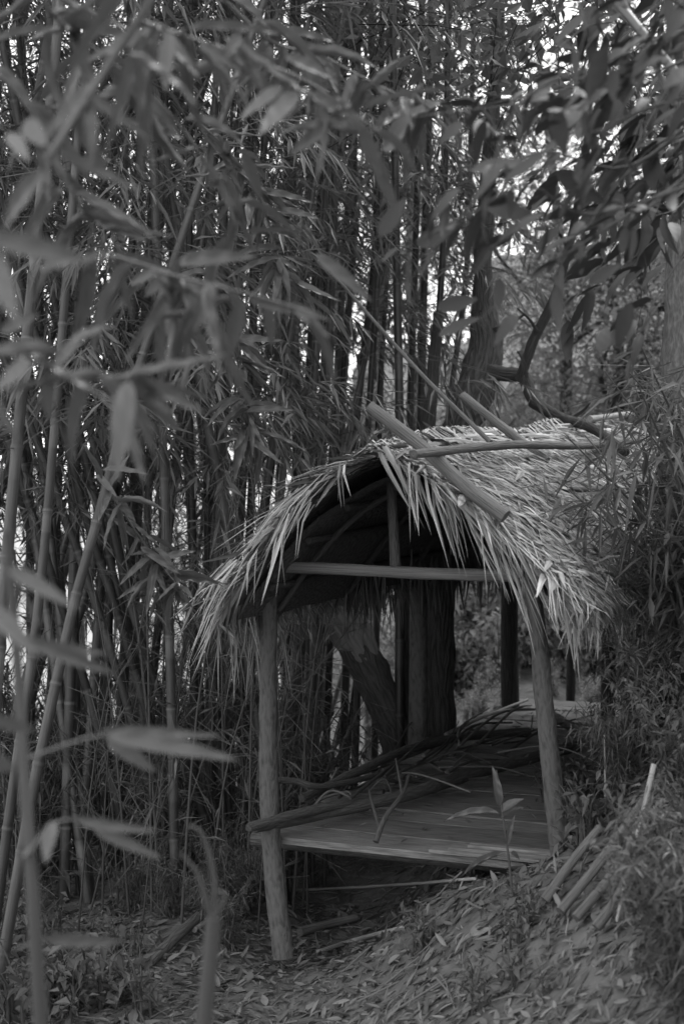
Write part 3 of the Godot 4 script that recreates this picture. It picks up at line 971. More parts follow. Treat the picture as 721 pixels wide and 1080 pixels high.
func build_bamboo() -> void:
	var rb := Buf.new()
	tube(rb, [Vector3(0, -0.16, 0), Vector3(0, -0.06, 0), Vector3(0, 0.06, 0), Vector3(0, 0.2, 0)], [1.02, 1.14, 1.16, 1.03], 12, [], 0.0, 0.0, false)
	M.ring = rb.commit()
	M.culm_ring = surface(0.06, 0.6)
	var gl := "thick bamboo culms of the grove edge"
	var ll := "thick ringed bamboo culm at the open edge of the grove"
	hero_culm("thick bamboo culm with a pale waxy section, grove end away from shelter", [[-6, 760], [5, 620], [22, 430], [40, 240]], 5.0, 14, gl, 2, 5.2)
	hero_culm(ll, [[14, 830], [28, 740], [45, 600], [62, 400], [72, 270]], 5.4, 11, gl, 2, 5.6)
	hero_culm("bamboo culm slanting across the others with a visible bend", [[30, 860], [55, 740], [80, 630], [108, 530], [140, 410], [175, 300]], 5.2, 12, gl, 2, 5.6)
	for q in [[[150, 800], [118, 690], [85, 590], [25, 430]], [[165, 790], [128, 660], [95, 560], [60, 430]], [[150, 730], [118, 600], [85, 460], [70, 380]], [[205, 830], [150, 680], [110, 520], [82, 390]], [[120, 830], [90, 720], [40, 560], [10, 470]]]:
		hero_culm("dark bamboo culm leaning against the slant of its neighbours", q, 6.6, 9, "dark back-leaning bamboo culms", 1, 6.4)
	hero_culm("upright bamboo culm with a sharp pale and dark band", [[182, 800], [178, 640], [172, 470], [168, 330], [160, 120]], 6.2, 10, "", 2)
	hero_culm("bamboo culm tilting away beside the banded upright culm", [[240, 560], [225, 480], [212, 410], [196, 300]], 6.4, 11, "", 2)
	for q in [[[205, 760], [203, 560], [199, 400], [200, 200]], [[150, 880], [152, 700], [158, 480], [168, 250]], [[222, 800], [226, 650], [232, 450], [235, 200]], [[258, 850], [262, 600], [268, 430], [265, 200]], [[60, 930], [66, 760], [58, 560], [40, 300]], [[110, 930], [112, 760], [122, 500], [140, 250]]]:
		hero_culm("straight bamboo culm in the thick of the grove", q, r(6.6, 7.4), 9, "straight culms in the grove", 2)
	# behind the shelter
	for q in [[297, 300], [313, 308], [328, 344], [341, 352], [357, 372], [375, 396], [388, 400]]:
		hero_culm("slim bamboo culm standing behind the thatch in the grove", [[q[0] - 8, 640], [q[0], 450], [q[1], 250], [q[1] + r(-4, 10), 60]], r(7.8, 9.2), r(7.5, 10), "slim culms behind the thatch", 2)
	hero_culm("pale bright bamboo culm rising behind the front of the ridge", [[421, 560], [421, 440], [419, 330], [417, 220], [414, 20]], 7.6, 10, "", 2)
	for q in [[430, 437, 9], [441, 447, 10], [452, 466, 8], [470, 492, 7], [398, 404, 8]]:
		hero_culm("dark bamboo culm behind the ridge beside the crooked tree", [[q[0], 560], [q[0] + 2, 440], [q[1], 280], [q[1] + 6, 60]], r(8.2, 9.5), q[2], "dark culms behind the ridge", 2, -1.0, 2.9)
	for q in [[300, 318, 7.6], [362, 388, 8.9], [330, 342, 8.7], [325, 328, 9.0], [310, 312, 8.4], [255, 250, 7.2], [240, 222, 6.9]]:
		hero_culm("shaded bamboo culm seen beneath the thatch past the deck", [[q[0], 830], [lerpf(q[0], q[1], 0.4), 740], [q[1], 620], [q[1] + 8, 480]], q[2], r(7, 10), "shaded culms beyond the deck", 1)
	# fallen culms propped high over the bank
	hero_pole("fallen bamboo culm propped overhead above the bank, the thicker one", P(632, -20, 3.6), P(735, 105, 3.3), 0.012)
	hero_pole("thin fallen bamboo cane propped overhead above the bank", P(650, -10, 3.5), P(712, 112, 3.6), 0.008)

	# the rest of the grove: shared culms of six kinds
	var protos := []
	for k in 7:
		var lean := r(0.02, 0.12) if k % 2 else r(0.14, 0.34)
		var bend := r(0.02, 0.10)
		var h := r(7.0, 9.5)
		var pts := []
		for i in 9:
			var t := float(i) / 8.0
			pts.push_back(Vector3(lean * h * t + bend * h * t * t * t, h * t * (1.0 - 0.08 * t * t), 0.02 * h * sin(t * 3.0)))
		var made := culm_mesh(smooth_line(pts, 3), r(0.022, 0.030), 0.008, 8)
		protos.push_back([made[0], bamboo_foliage(made[1], r(1.2, 2.4), 1 + k % 2, 0.85, 3).commit()])
	var zones := [
		[84, -3.9, -0.5, 6.3, 10.0, "bamboo culm crowded into the middle of the leafy grove", "culms crowded in the grove"],
		[14, -1.5, -0.2, 9.6, 13.5, "bamboo culm growing on the slope behind the shelter", "culms on the slope behind the shelter"],
		[30, -6.5, -1.0, 10.5, 14.5, "distant bamboo culm at the valley side of the grove", "culms at the valley side"]]
	for zn in zones:
		for i in zn[0]:
			var x := r(zn[1], zn[2])
			var d := r(zn[3], zn[4])
			var pr: Array = protos[rng.randi() % 7]
			var o := thing("bamboo_culm", zn[5], "bamboo", Vector3(x, ground_h(x, -d) - 0.05, -d), zn[6])
			o.rotation.y = r(0, TAU)
			var sc := r(0.85, 1.15)
			o.scale = Vector3(sc, sc, sc)
			part(o, "stem", pr[0], M.culm)
			part(o, "foliage", pr[1], M.leaf).set_meta("kind", "stuff")
	for i in 30:  # unseen culms behind the camera, added to cut frontal sky light
		var x := r(-6.0, 5.0)
		var d := r(-7.0, -1.8)
		var pr: Array = protos[rng.randi() % 7]
		var o := thing("bamboo_culm", "unseen bamboo culm of the grove behind the viewer, added for shade", "bamboo", Vector3(x, ground_h(x, -d) - 0.05, -d), "unseen culms added for shade")
		o.rotation.y = r(0, TAU)
		part(o, "stem", pr[0], M.culm)
		part(o, "foliage", pr[1], M.leaf).set_meta("kind", "stuff")
	# thin dry side shoots low in the grove
	for i in 80:
		var px := r(120, 330)
		var d := r(5.9, 7.4)
		if i % 3 == 0:
			px = r(0, 200)
		var p := P(px, 760, d)
		var q := Vector3(p.x, ground_h(p.x, p.z) - 0.02, p.z)
		var h := r(0.9, 2.3)
		var ln := rdir() * r(0.15, 0.8)
		var o := thing("bamboo_shoot", "wispy leafless bamboo shoot low in the grove", "bamboo shoot", q, "wispy shoots low in the grove")
		var b := Buf.new()
		var pts := smooth_line([Vector3.ZERO, Vector3(ln.x * 0.3, h * 0.5, ln.z * 0.3), Vector3(ln.x, h, ln.z)], 4)
		tube(b, pts, taper(pts.size(), r(0.004, 0.008), 0.002), 5)
		part(o, "stem", b.commit(), M.twig)
		b = Buf.new()
		for k in 26:
			var t := r(0.25, 1.0)
			var base: Vector3 = pts[int(t * (pts.size() - 1))]
			var dd := (rdir() + Vector3(0, 0.25, 0)).normalized()
			thatch_strip_thin(b, base, base + dd * r(0.08, 0.28), 0.003)
			if k % 3 == 0:
				leaf(b, base + dd * 0.1, (dd + rdir() * 0.4).normalized(), rdir(), r(0.08, 0.16), r(0.008, 0.014), 0.3, grey(r(0.08, 0.18)))
		part(o, "twigs", b.commit(), M.leaf).set_meta("kind", "stuff")

func hero_pole(label: String, a: Vector3, c: Vector3, rad: float) -> void:
	var rel := [Vector3.ZERO, (c - a) * 0.5, c - a]
	var made := culm_mesh(smooth_line(rel, 3), rad, rad * 0.9, 10)
	var o := solo("fallen_culm", label, "bamboo", made[0], M.culm_pale, a)
	o.set_meta("group", "fallen culms overhead")

# ---------------------------------------------------------------- trees
func build_trees() -> void:
	# the double trunk beside the deck
	var base := P(452, 800, 7.75)
	var t := thing("tree", "dark double-trunked tree growing up through the deck's edge behind the thatch", "tree", base)
	var rel := func(px: float, py: float, d: float) -> Vector3: return P(px, py, d) - base
	wood_tree(t, "trunk", [rel.call(458, 850, 7.8), rel.call(459, 770, 7.8), rel.call(460, 660, 7.8), rel.call(464, 560, 7.85), rel.call(480, 470, 7.9), rel.call(505, 400, 7.95), rel.call(512, 360, 8.0), rel.call(508, 300, 8.05), rel.call(515, 180, 8.1), rel.call(525, 20, 8.2), rel.call(530, -200, 8.4)], [0.14, 0.115, 0.10, 0.095, 0.10, 0.115, 0.095, 0.055, 0.045, 0.04, 0.03], M.bark)
	wood_tree(t, "trunk", [rel.call(428, 850, 7.7), rel.call(428, 760, 7.72), rel.call(430, 640, 7.75), rel.call(440, 540, 7.8), rel.call(452, 440, 7.9), rel.call(462, 330, 8.0)], [0.06, 0.055, 0.05, 0.05, 0.04, 0.03], M.bark)
	wood_tree(t, "limb", [rel.call(508, 390, 7.9), rel.call(530, 394, 7.85), rel.call(552, 398, 7.8), rel.call(563, 422, 7.72), rel.call(590, 440, 7.6), rel.call(625, 452, 7.4), rel.call(660, 478, 7.2)], [0.05, 0.040, 0.036, 0.032, 0.028, 0.026, 0.022], M.bark)
	wood_tree(t, "limb", [rel.call(548, 402, 7.8), rel.call(562, 360, 7.75), rel.call(585, 312, 7.7), rel.call(602, 250, 7.6), rel.call(620, 150, 7.4)], [0.03, 0.028, 0.025, 0.02, 0.014], M.bark)
	wood_tree(t, "limb", [rel.call(512, 350, 8.0), rel.call(530, 345, 7.9), rel.call(552, 332, 7.8)], [0.02, 0.014, 0.006], M.bark)
	for q in [[566, 350, 545, 325], [590, 300, 615, 275], [598, 265, 580, 235], [606, 230, 635, 205], [555, 398, 545, 370], [600, 442, 622, 425]]:
		wood_tree(t, "twig", [rel.call(q[0], q[1], 7.7), rel.call((q[0] + q[2]) / 2.0 + 3, (q[1] + q[3]) / 2.0, 7.7), rel.call(q[2], q[3], 7.65)], [0.012, 0.008, 0.003], M.bark)
	crown(t, rel.call(540, 60, 7.8), Vector3(1.5, 1.2, 1.4), 40, 0.10)
	# leaning cut trunk behind the deck
	base = P(430, 800, 7.9)
	var s := thing("leaning_tree", "thick bare tree stump leaning over beside the double-trunked tree", "tree", base)
	wood_tree(s, "trunk", [P(440, 830, 7.75) - base, P(421, 780, 7.7) - base, P(400, 730, 7.65) - base, P(380, 688, 7.6) - base, P(362, 655, 7.55) - base], [0.115, 0.10, 0.095, 0.10, 0.10], M.bark)
	wood_tree(s, "lit_toned_top", [P(386, 694, 7.6) - base, P(374, 672, 7.57) - base, P(358, 646, 7.53) - base, P(346, 630, 7.5) - base], [0.080, 0.108, 0.115, 0.07], M.lit_toned_wood)  # upper end painted paler for the light it catches
	s.position = base
	# stout tree over the bank
	base = G(715, 700)
	base = P(724, 700, 6.0)
	base.y = ground_h(base.x, base.z) - 0.05
	t = thing("tree", "stout pale-barked tree standing on the bank past the thatch", "tree", base)
	wood_tree(t, "trunk", [Vector3.ZERO, P(722, 560, 6.0) - base, P(721, 440, 6.0) - base, P(723, 300, 6.05) - base, P(728, 120, 6.1) - base, P(732, -60, 6.2) - base, P(735, -300, 6.3) - base], [0.16, 0.12, 0.098, 0.09, 0.08, 0.07, 0.05], M.pale_bark)
	crown(t, P(700, -60, 6.2) - base, Vector3(1.3, 0.9, 1.3), 50, 0.09)
	# blurred upright limb high over the bank
	# background trees on the slope
	var spots := [[4.1, 12.5, 4.6], [4.4, 14.5, 5.4], [2.6, 17.0, 6.2], [4.9, 10.0, 5.0], [3.3, 16.0, 7.0], [-0.2, 17.5, 6.5], [5.6, 16.0, 7.0], [-1.4, 18.0, 7.5], [3.1, 15.6, 3.8], [3.9, 15.4, 4.4], [-4.5, 16.0, 10.5], [-2.8, 18.5, 12.0], [-5.9, 20.0, 12.5], [-0.6, 20.5, 13.0], [-4.0, 22.0, 13.5], [1.2, 21.5, 11.5], [-2.0, 19.5, 12.5], [0.4, 19.0, 11.5]]
	var lab := ["small leafy tree close behind the shelter's far gable", "leafy understorey tree higher on the slope behind the roof", "leafy tree behind the culms on the slope", "leafy tree standing over the bank shrubs", "taller leafy tree up the slope behind the crooked limb", "tall tree between the grove and the slope", "tall tree high over the bank", "tall tree behind the grove on the valley side", "small bushy tree in the clearing behind the far gable", "bushy tree behind the crooked limb on the slope"]
	for k in 8:
		lab.push_back("loose-crowned tree down the valley side beyond the grove")
	for i in spots.size():
		var x: float = spots[i][0]
		var d: float = spots[i][1]
		var h: float = spots[i][2]
		var p := Vector3(x, ground_h(x, -d) - 0.05, -d)
		t = thing("tree", lab[i], "tree", p, "leafy trees on the slope" if i < 10 else "loose-crowned valley trees")
		wood_tree(t, "trunk", [Vector3.ZERO, Vector3(r(-0.1, 0.1), h * 0.35, 0), Vector3(r(-0.3, 0.3), h * 0.7, r(-0.2, 0.2)), Vector3(r(-0.5, 0.5), h, 0)], [0.09, 0.07, 0.05, 0.02], M.bark)
		for k in 3:
			var y0 := h * r(0.25, 0.6)
			wood_tree(t, "limb", [Vector3(0, y0, 0), Vector3(r(-0.6, 0.6), y0 + 0.6, r(-0.5, 0.5)), Vector3(r(-1.2, 1.2), y0 + 1.1, r(-1, 1))], [0.04, 0.025, 0.01], M.bark)
		crown(t, Vector3(0, h * (0.60 if i < 10 else 0.76), 0), Vector3(1.7, h * 0.42, 1.5) if i < 10 else Vector3(2.3, h * 0.30, 2.0), (260 if i < 4 else 150) if i < 10 else (290 if x > -2.5 else 150), 0.19 if i < 10 else 0.13)

func wood_tree(t: Node3D, called: String, pts: Array, rad: Array, mat: Material) -> void:
	var b := Buf.new()
	var line := smooth_line(pts, 9)
	var rr := []
	for i in line.size():
		var q := float(i) / (line.size() - 1) * (rad.size() - 1)
		var i0 := mini(int(q), rad.size() - 2)
		rr.push_back(lerpf(rad[i0], rad[i0 + 1], q - i0))
	tube(b, line, rr, 16, [], 0.32, r(0, 9))
	part(t, called, b.commit(), mat)

func clump_mesh(n: int, rad: float, ll: float, wd: float) -> ArrayMesh:
	var b := Buf.new()
	for i in n:
		var p := rdir() * rad * pow(rng.randf(), 0.5)
		var d := (rdir() + p.normalized() * 0.6 + Vector3.DOWN * 0.5).normalized()
		leaf(b, p, d, (Vector3.UP + rdir() * 0.8).normalized(), ll * r(0.6, 1.3), wd * r(0.6, 1.3), r(0, 0.3), grey(r(0.65, 1.4)))
	for i in 4:
		thatch_strip_thin(b, Vector3.ZERO, rdir() * rad, 0.005)
	return b.commit()

func crown(t: Node3D, at: Vector3, size: Vector3, n: int, tone: float) -> void:
	var xf := []
	var cols := []
	for i in n:
		var p := rdir() * pow(rng.randf(), 0.4)
		# leave open pockets
		if nz.get_noise_3d((p.x * size.x + t.position.x) * 95.0, p.y * size.y * 95.0, p.z * size.z * 95.0) < -0.22:
			continue
		var s := r(0.7, 1.25)
		xf.push_back(Transform3D(Basis(rdir(), r(0, TAU)).scaled(Vector3(s, s, s)), at + p * size))
		cols.push_back(grey(tone * r(0.7, 1.35)))
	copies(t, "crown", M.clumps[rng.randi() % 3], M.leaf, xf, cols)

# an overhanging branch whose broad leaves are parts
func build_overhang(label: String, x0: float, x1: float, ya: float, yb: float, da: float, db: float, singles: bool) -> void:
	var o := thing("overhanging_branch", label, "bough", P(770, 40, da + 0.2))
	var base: Vector3 = o.position
	var lines := []
	for k in 15:
		var y0 := r(ya, yb)
		var y1 := y0 + r(20, 150)
		var xe := r(x0, x1)
		var dp := r(da, db)
		lines.push_back([[770, y0 - 30, dp + 0.2], [lerpf(770, xe, r(0.2, 0.45)), lerpf(y0, y1, 0.2) + r(-45, 45), dp + 0.1], [lerpf(770, xe, r(0.55, 0.8)), lerpf(y0, y1, 0.6) + r(-45, 45), dp], [xe, y1 + r(-20, 60), dp - 0.1]])
	var where := []
	for ln in lines:
		var pts := []
		for q in ln:
			pts.push_back(P(q[0], q[1], q[2]) - base)
		var b := Buf.new()
		var sm := smooth_line(pts, 6)
		tube(b, sm, taper(sm.size(), 0.0045, 0.0012), 7)
		part(o, "twig", b.commit(), M.twig)
		for k in range(3, sm.size()):
			where.push_back([sm[k], (sm[k] - sm[k - 1]).normalized()])
	var kinds := [blade_mesh(1, 0.30, 0.2, 0.15, 0.36, 9), blade_mesh(1, 0.25, 0.35, 0.25, 0.38, 9), blade_mesh(1, 0.36, 0.1, 0.1, 0.40, 9)]
	for k in 280:
		var w: Array = where[rng.randi() % where.size()]
		var d: Vector3 = (w[1] * 0.5 + Vector3(r(-1.2, 0.5), r(-1.0, 0.2), r(-0.6, 0.6))).normalized()
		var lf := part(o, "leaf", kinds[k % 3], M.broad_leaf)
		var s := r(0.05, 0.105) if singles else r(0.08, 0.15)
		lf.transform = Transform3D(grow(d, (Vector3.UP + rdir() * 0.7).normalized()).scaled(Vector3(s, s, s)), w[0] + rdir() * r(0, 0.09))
	if not singles:
		return
	# big single leaves that show as dark shapes
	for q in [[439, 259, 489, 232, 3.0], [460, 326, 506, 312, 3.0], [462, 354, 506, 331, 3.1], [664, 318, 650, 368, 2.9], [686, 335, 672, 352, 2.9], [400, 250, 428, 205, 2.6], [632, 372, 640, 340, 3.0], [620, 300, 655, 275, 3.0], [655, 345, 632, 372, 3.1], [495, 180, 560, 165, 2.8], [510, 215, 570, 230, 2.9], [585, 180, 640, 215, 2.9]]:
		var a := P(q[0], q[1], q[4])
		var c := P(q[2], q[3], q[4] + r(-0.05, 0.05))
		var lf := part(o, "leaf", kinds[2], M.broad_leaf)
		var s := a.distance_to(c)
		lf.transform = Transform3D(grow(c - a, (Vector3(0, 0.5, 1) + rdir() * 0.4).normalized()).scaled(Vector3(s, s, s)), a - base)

# ---------------------------------------------------------------- near bamboo leaves
func near_branch(label: String, line: Array, rad: float, leaves: Array, extra := 0, spread := [0, 0, 0, 0]) -> void:
	var base := P(line[0][0], line[0][1], line[0][2])
	var o := thing("bamboo_branch", label, "bamboo branch", base)
	var pts := []
	for q in line:
		pts.push_back(P(q[0], q[1], q[2]) - base)
	var sm := smooth_line(pts, 6)
	var b := Buf.new()
	tube(b, sm, taper(sm.size(), rad, rad * 0.5), 9)
	part(o, "stem", b.commit(), M.near_stem)
	for q in leaves:
		var a := P(q[0], q[1], q[5])
		var c := P(q[2], q[3], q[5] + r(-0.10, 0.10))
		var ln := a.distance_to(c)
		var lf := part(o, "leaf", M.blades[rng.randi() % 3], M.near_leaf)
		var wd: float = q[4] * q[5] / F
		lf.transform = Transform3D(grow(c - a, (Vector3(r(-0.3, 0.3), r(0.0, 0.5), 1)).normalized()) * Basis.from_scale(Vector3(wd, ln, ln * 0.5)), a - base)
	for k in extra:
		var s: Vector3 = sm[rng.randi_range(2, sm.size() - 1)]
		var dep := depth_of(s + base)
		var at := s
		var d := Vector3(r(-0.7, 1.0), r(-1.0, 0.15), r(-0.5, 0.5)).normalized()
		var lf := part(o, "leaf", M.blades[k % 3], M.near_leaf)
		var ln := r(0.11, 0.22)
		lf.transform = Transform3D(grow(d, (Vector3(r(-0.5, 0.5), r(0.2, 1.0), r(0, 1))).normalized()) * Basis.from_scale(Vector3(r(0.018, 0.030), ln, ln)), at + rdir() * 0.02)

func build_near_bamboo() -> void:
	M.blades = [blade_mesh(1, 1, 0.12, 0.12, 0.35, 12), blade_mesh(1, 1, 0.30, 0.2, 0.38, 12), blade_mesh(1, 1, -0.1, 0.1, 0.33, 12)]
	M.near_stem = surface(0.10, 0.5)
	near_branch("slanting bamboo side branch with a pair of short pale leaves", [[190, -45, 1.9], [152, 12, 1.9], [101, 90, 1.9], [50, 168, 1.85]], 0.0085,
		[[26, 128, 52, 156, 22, 1.85], [10, 140, 32, 176, 17, 1.85], [50, 180, -15, 245, 26, 1.7], [-20, 250, 108, 274, 26, 1.5], [-12, 262, 22, 350, 26, 1.45], [60, 160, 150, 200, 14, 1.9], [75, 120, 120, 190, 18, 1.9], [95, 100, 160, 150, 12, 2.0], [40, 285, 130, 270, 10, 1.7]], 6)
	near_branch("bamboo branch with a drooping star of long leaves by the grove edge", [[-30, 360, 1.9], [40, 385, 1.9], [100, 398, 1.95], [142, 396, 2.0]], 0.003,
		[[142, 397, 217, 438, 17, 2.0], [138, 400, 106, 436, 17, 2.0], [136, 402, 120, 505, 24, 1.9], [146, 402, 175, 432, 15, 2.05], [120, 392, 240, 425, 9, 2.1], [60, 385, 92, 345, 14, 2.0], [50, 390, 52, 450, 16, 1.9], [30, 380, -5, 415, 18, 1.8], [0, 350, 40, 330, 14, 1.9], [75, 360, 118, 340, 10, 2.0]], 10)
	near_branch("low bamboo branch with a fan of pale leaves over the undergrowth", [[30, 800, 2.0], [80, 782, 2.0], [112, 775, 2.0]], 0.003,
		[[112, 775, 255, 800, 19, 1.95], [112, 778, 168, 816, 17, 2.0], [125, 772, 238, 778, 12, 2.05], [105, 770, 190, 768, 10, 2.1]], 0)
	near_branch("low bamboo branch with two narrow leaves and one hanging", [[25, 905, 1.9], [55, 870, 1.95], [80, 864, 2.0]], 0.003,
		[[77, 863, 168, 879, 12, 2.0], [98, 872, 170, 906, 13, 2.0], [55, 866, 50, 915, 18, 1.95]], 0)
	near_branch("single bamboo twig with one long level leaf near the ground", [[20, 1000, 1.9], [48, 990, 1.95]], 0.003, [[46, 990, 132, 994, 15, 1.95]], 0)
	near_branch("bamboo branch with broad leaves drooping over slanting culms", [[-25, 570, 1.7], [-5, 590, 1.75], [10, 596, 1.8], [40, 660, 1.8]], 0.003,
		[[8, 598, 84, 645, 17, 1.8], [20, 670, 132, 716, 17, 1.85], [35, 678, 120, 690, 12, 1.9], [-10, 640, 40, 690, 20, 1.7], [-15, 755, 45, 775, 16, 1.7], [-10, 800, 20, 815, 18, 1.6]], 0)
	near_branch("bamboo twig with a hanging cluster of leaves in mid grove", [[120, 270, 2.3], [160, 282, 2.35], [188, 290, 2.4]], 0.003,
		[[185, 291, 184, 338, 19, 2.4], [176, 290, 152, 312, 14, 2.4], [194, 292, 210, 350, 15, 2.4], [200, 294, 224, 318, 13, 2.4], [170, 284, 130, 300, 12, 2.4]], 6)
	near_branch("drooping bamboo twig of dark leaves before the slim culms", [[160, 285, 2.2], [220, 300, 2.25], [270, 312, 2.3], [330, 330, 2.3]], 0.003,
		[[255, 316, 238, 385, 18, 2.3], [262, 316, 318, 330, 10, 2.3], [300, 320, 352, 338, 9, 2.3], [310, 325, 350, 355, 11, 2.4], [240, 306, 262, 350, 15, 2.3], [280, 318, 290, 372, 14, 2.35], [225, 300, 205, 350, 14, 2.25]], 6)
	near_branch("high bamboo branch of big leaves arching across the grove", [[140, 20, 2.2], [200, 40, 2.3], [260, 60, 2.4], [330, 90, 2.5], [400, 140, 2.6]], 0.004,
		[[255, 160, 281, 217, 15, 2.9], [312, 96, 272, 148, 24, 2.3], [330, 98, 378, 126, 16, 2.4], [256, 40, 228, 62, 18, 2.2], [296, 90, 252, 130, 18, 2.3], [332, 268, 396, 318, 17, 2.5], [350, 130, 300, 165, 15, 2.5], [300, 60, 360, 80, 16, 2.4], [380, 135, 402, 190, 17, 2.5], [210, 45, 260, 75, 14, 2.3], [180, 35, 170, 95, 18, 2.2], [160, 30, 115, 60, 16, 2.2]], 26)
	near_branch("leafy bamboo branch hanging from above near the grove edge", [[20, -40, 2.4], [60, 20, 2.5], [110, 60, 2.6], [170, 110, 2.7], [230, 190, 2.8], [255, 240, 2.9]], 0.004, [[85, 70, 60, 120, 16, 2.4], [120, 70, 150, 125, 16, 2.6], [135, 85, 160, 130, 13, 2.6]], 34)
	near_branch("leafy bamboo branch sweeping over the slanting culms", [[-40, 60, 2.3], [20, 100, 2.4], [70, 190, 2.5], [110, 260, 2.6], [180, 330, 2.8]], 0.004, [], 24)
	near_branch("leafy bamboo branch spreading under the canopy toward the ridge", [[200, -40, 2.9], [280, 40, 3.0], [340, 60, 3.1], [420, 100, 3.2], [480, 110, 3.2]], 0.004, [[405, 160, 430, 130, 16, 3.0], [470, 240, 440, 255, 16, 3.0]], 46)
	near_branch("drooping bamboo branch of narrow leaves before the banded culm", [[200, 120, 4.2], [250, 170, 4.3], [280, 225, 4.4], [300, 300, 4.5]], 0.004, [], 60)
	near_branch("loose bamboo branch of narrow leaves hanging beside the thatch corner", [[210, 260, 4.6], [235, 330, 4.7], [255, 400, 4.8], [262, 460, 4.9]], 0.004, [], 60)
	near_branch("bamboo branch of narrow leaves hanging between the culms", [[90, 470, 4.6], [130, 540, 4.7], [165, 590, 4.8], [190, 620, 4.8]], 0.004, [], 40)

# ---------------------------------------------------------------- low plants
func shrub_proto(h: float, spread: float, stems: int, n: int, ll: float, wd: float, tone: float, narrow: bool) -> Array:
	var parts := []
	var lf := Buf.new()
	for s in stems:
		var a := r(0, TAU)
		var tip := Vector3(cos(a) * spread * r(0.4, 1.1), h * r(0.6, 1.1), sin(a) * spread * r(0.4, 1.1))
		var pts := smooth_line([Vector3(cos(a) * 0.04, 0, sin(a) * 0.04), Vector3(tip.x * 0.3, tip.y * 0.6, tip.z * 0.3), tip], 4)
		var b := Buf.new()
		tube(b, pts, taper(pts.size(), 0.008, 0.002), 5)
		parts.push_back(b.commit())
		for k in n / stems:
			var t := r(0.15, 1.0)
			var p: Vector3 = pts[int(t * (pts.size() - 1))] + rdir() * r(0, 0.16)
			var d := (rdir() + Vector3(0, -0.2, 0) + Vector3(tip.x, 0, tip.z) * 0.5).normalized()
			leaf(lf, p, d, (Vector3.UP + rdir() * 0.6).normalized(), ll * r(0.5, 1.4), wd * r(0.6, 1.3), r(0.05, 0.5), grey(tone * r(0.6, 1.5)))
			if narrow and k % 3 == 0:
				thatch_strip_thin(lf, p, p + d * ll * 1.5, 0.003)
	return [parts, lf.commit()]

func plant_at(called: String, label: String, category: String, pr: Array, p: Vector3, sc: float, group: String) -> void:
	var o := thing(called, label, category, p, group)
	o.rotation.y = r(0, TAU)
	o.scale = Vector3(sc, sc, sc)
	for m in pr[0]:
		part(o, "stem", m, M.twig)
	part(o, "foliage", pr[1], M.leaf).set_meta("kind", "stuff")

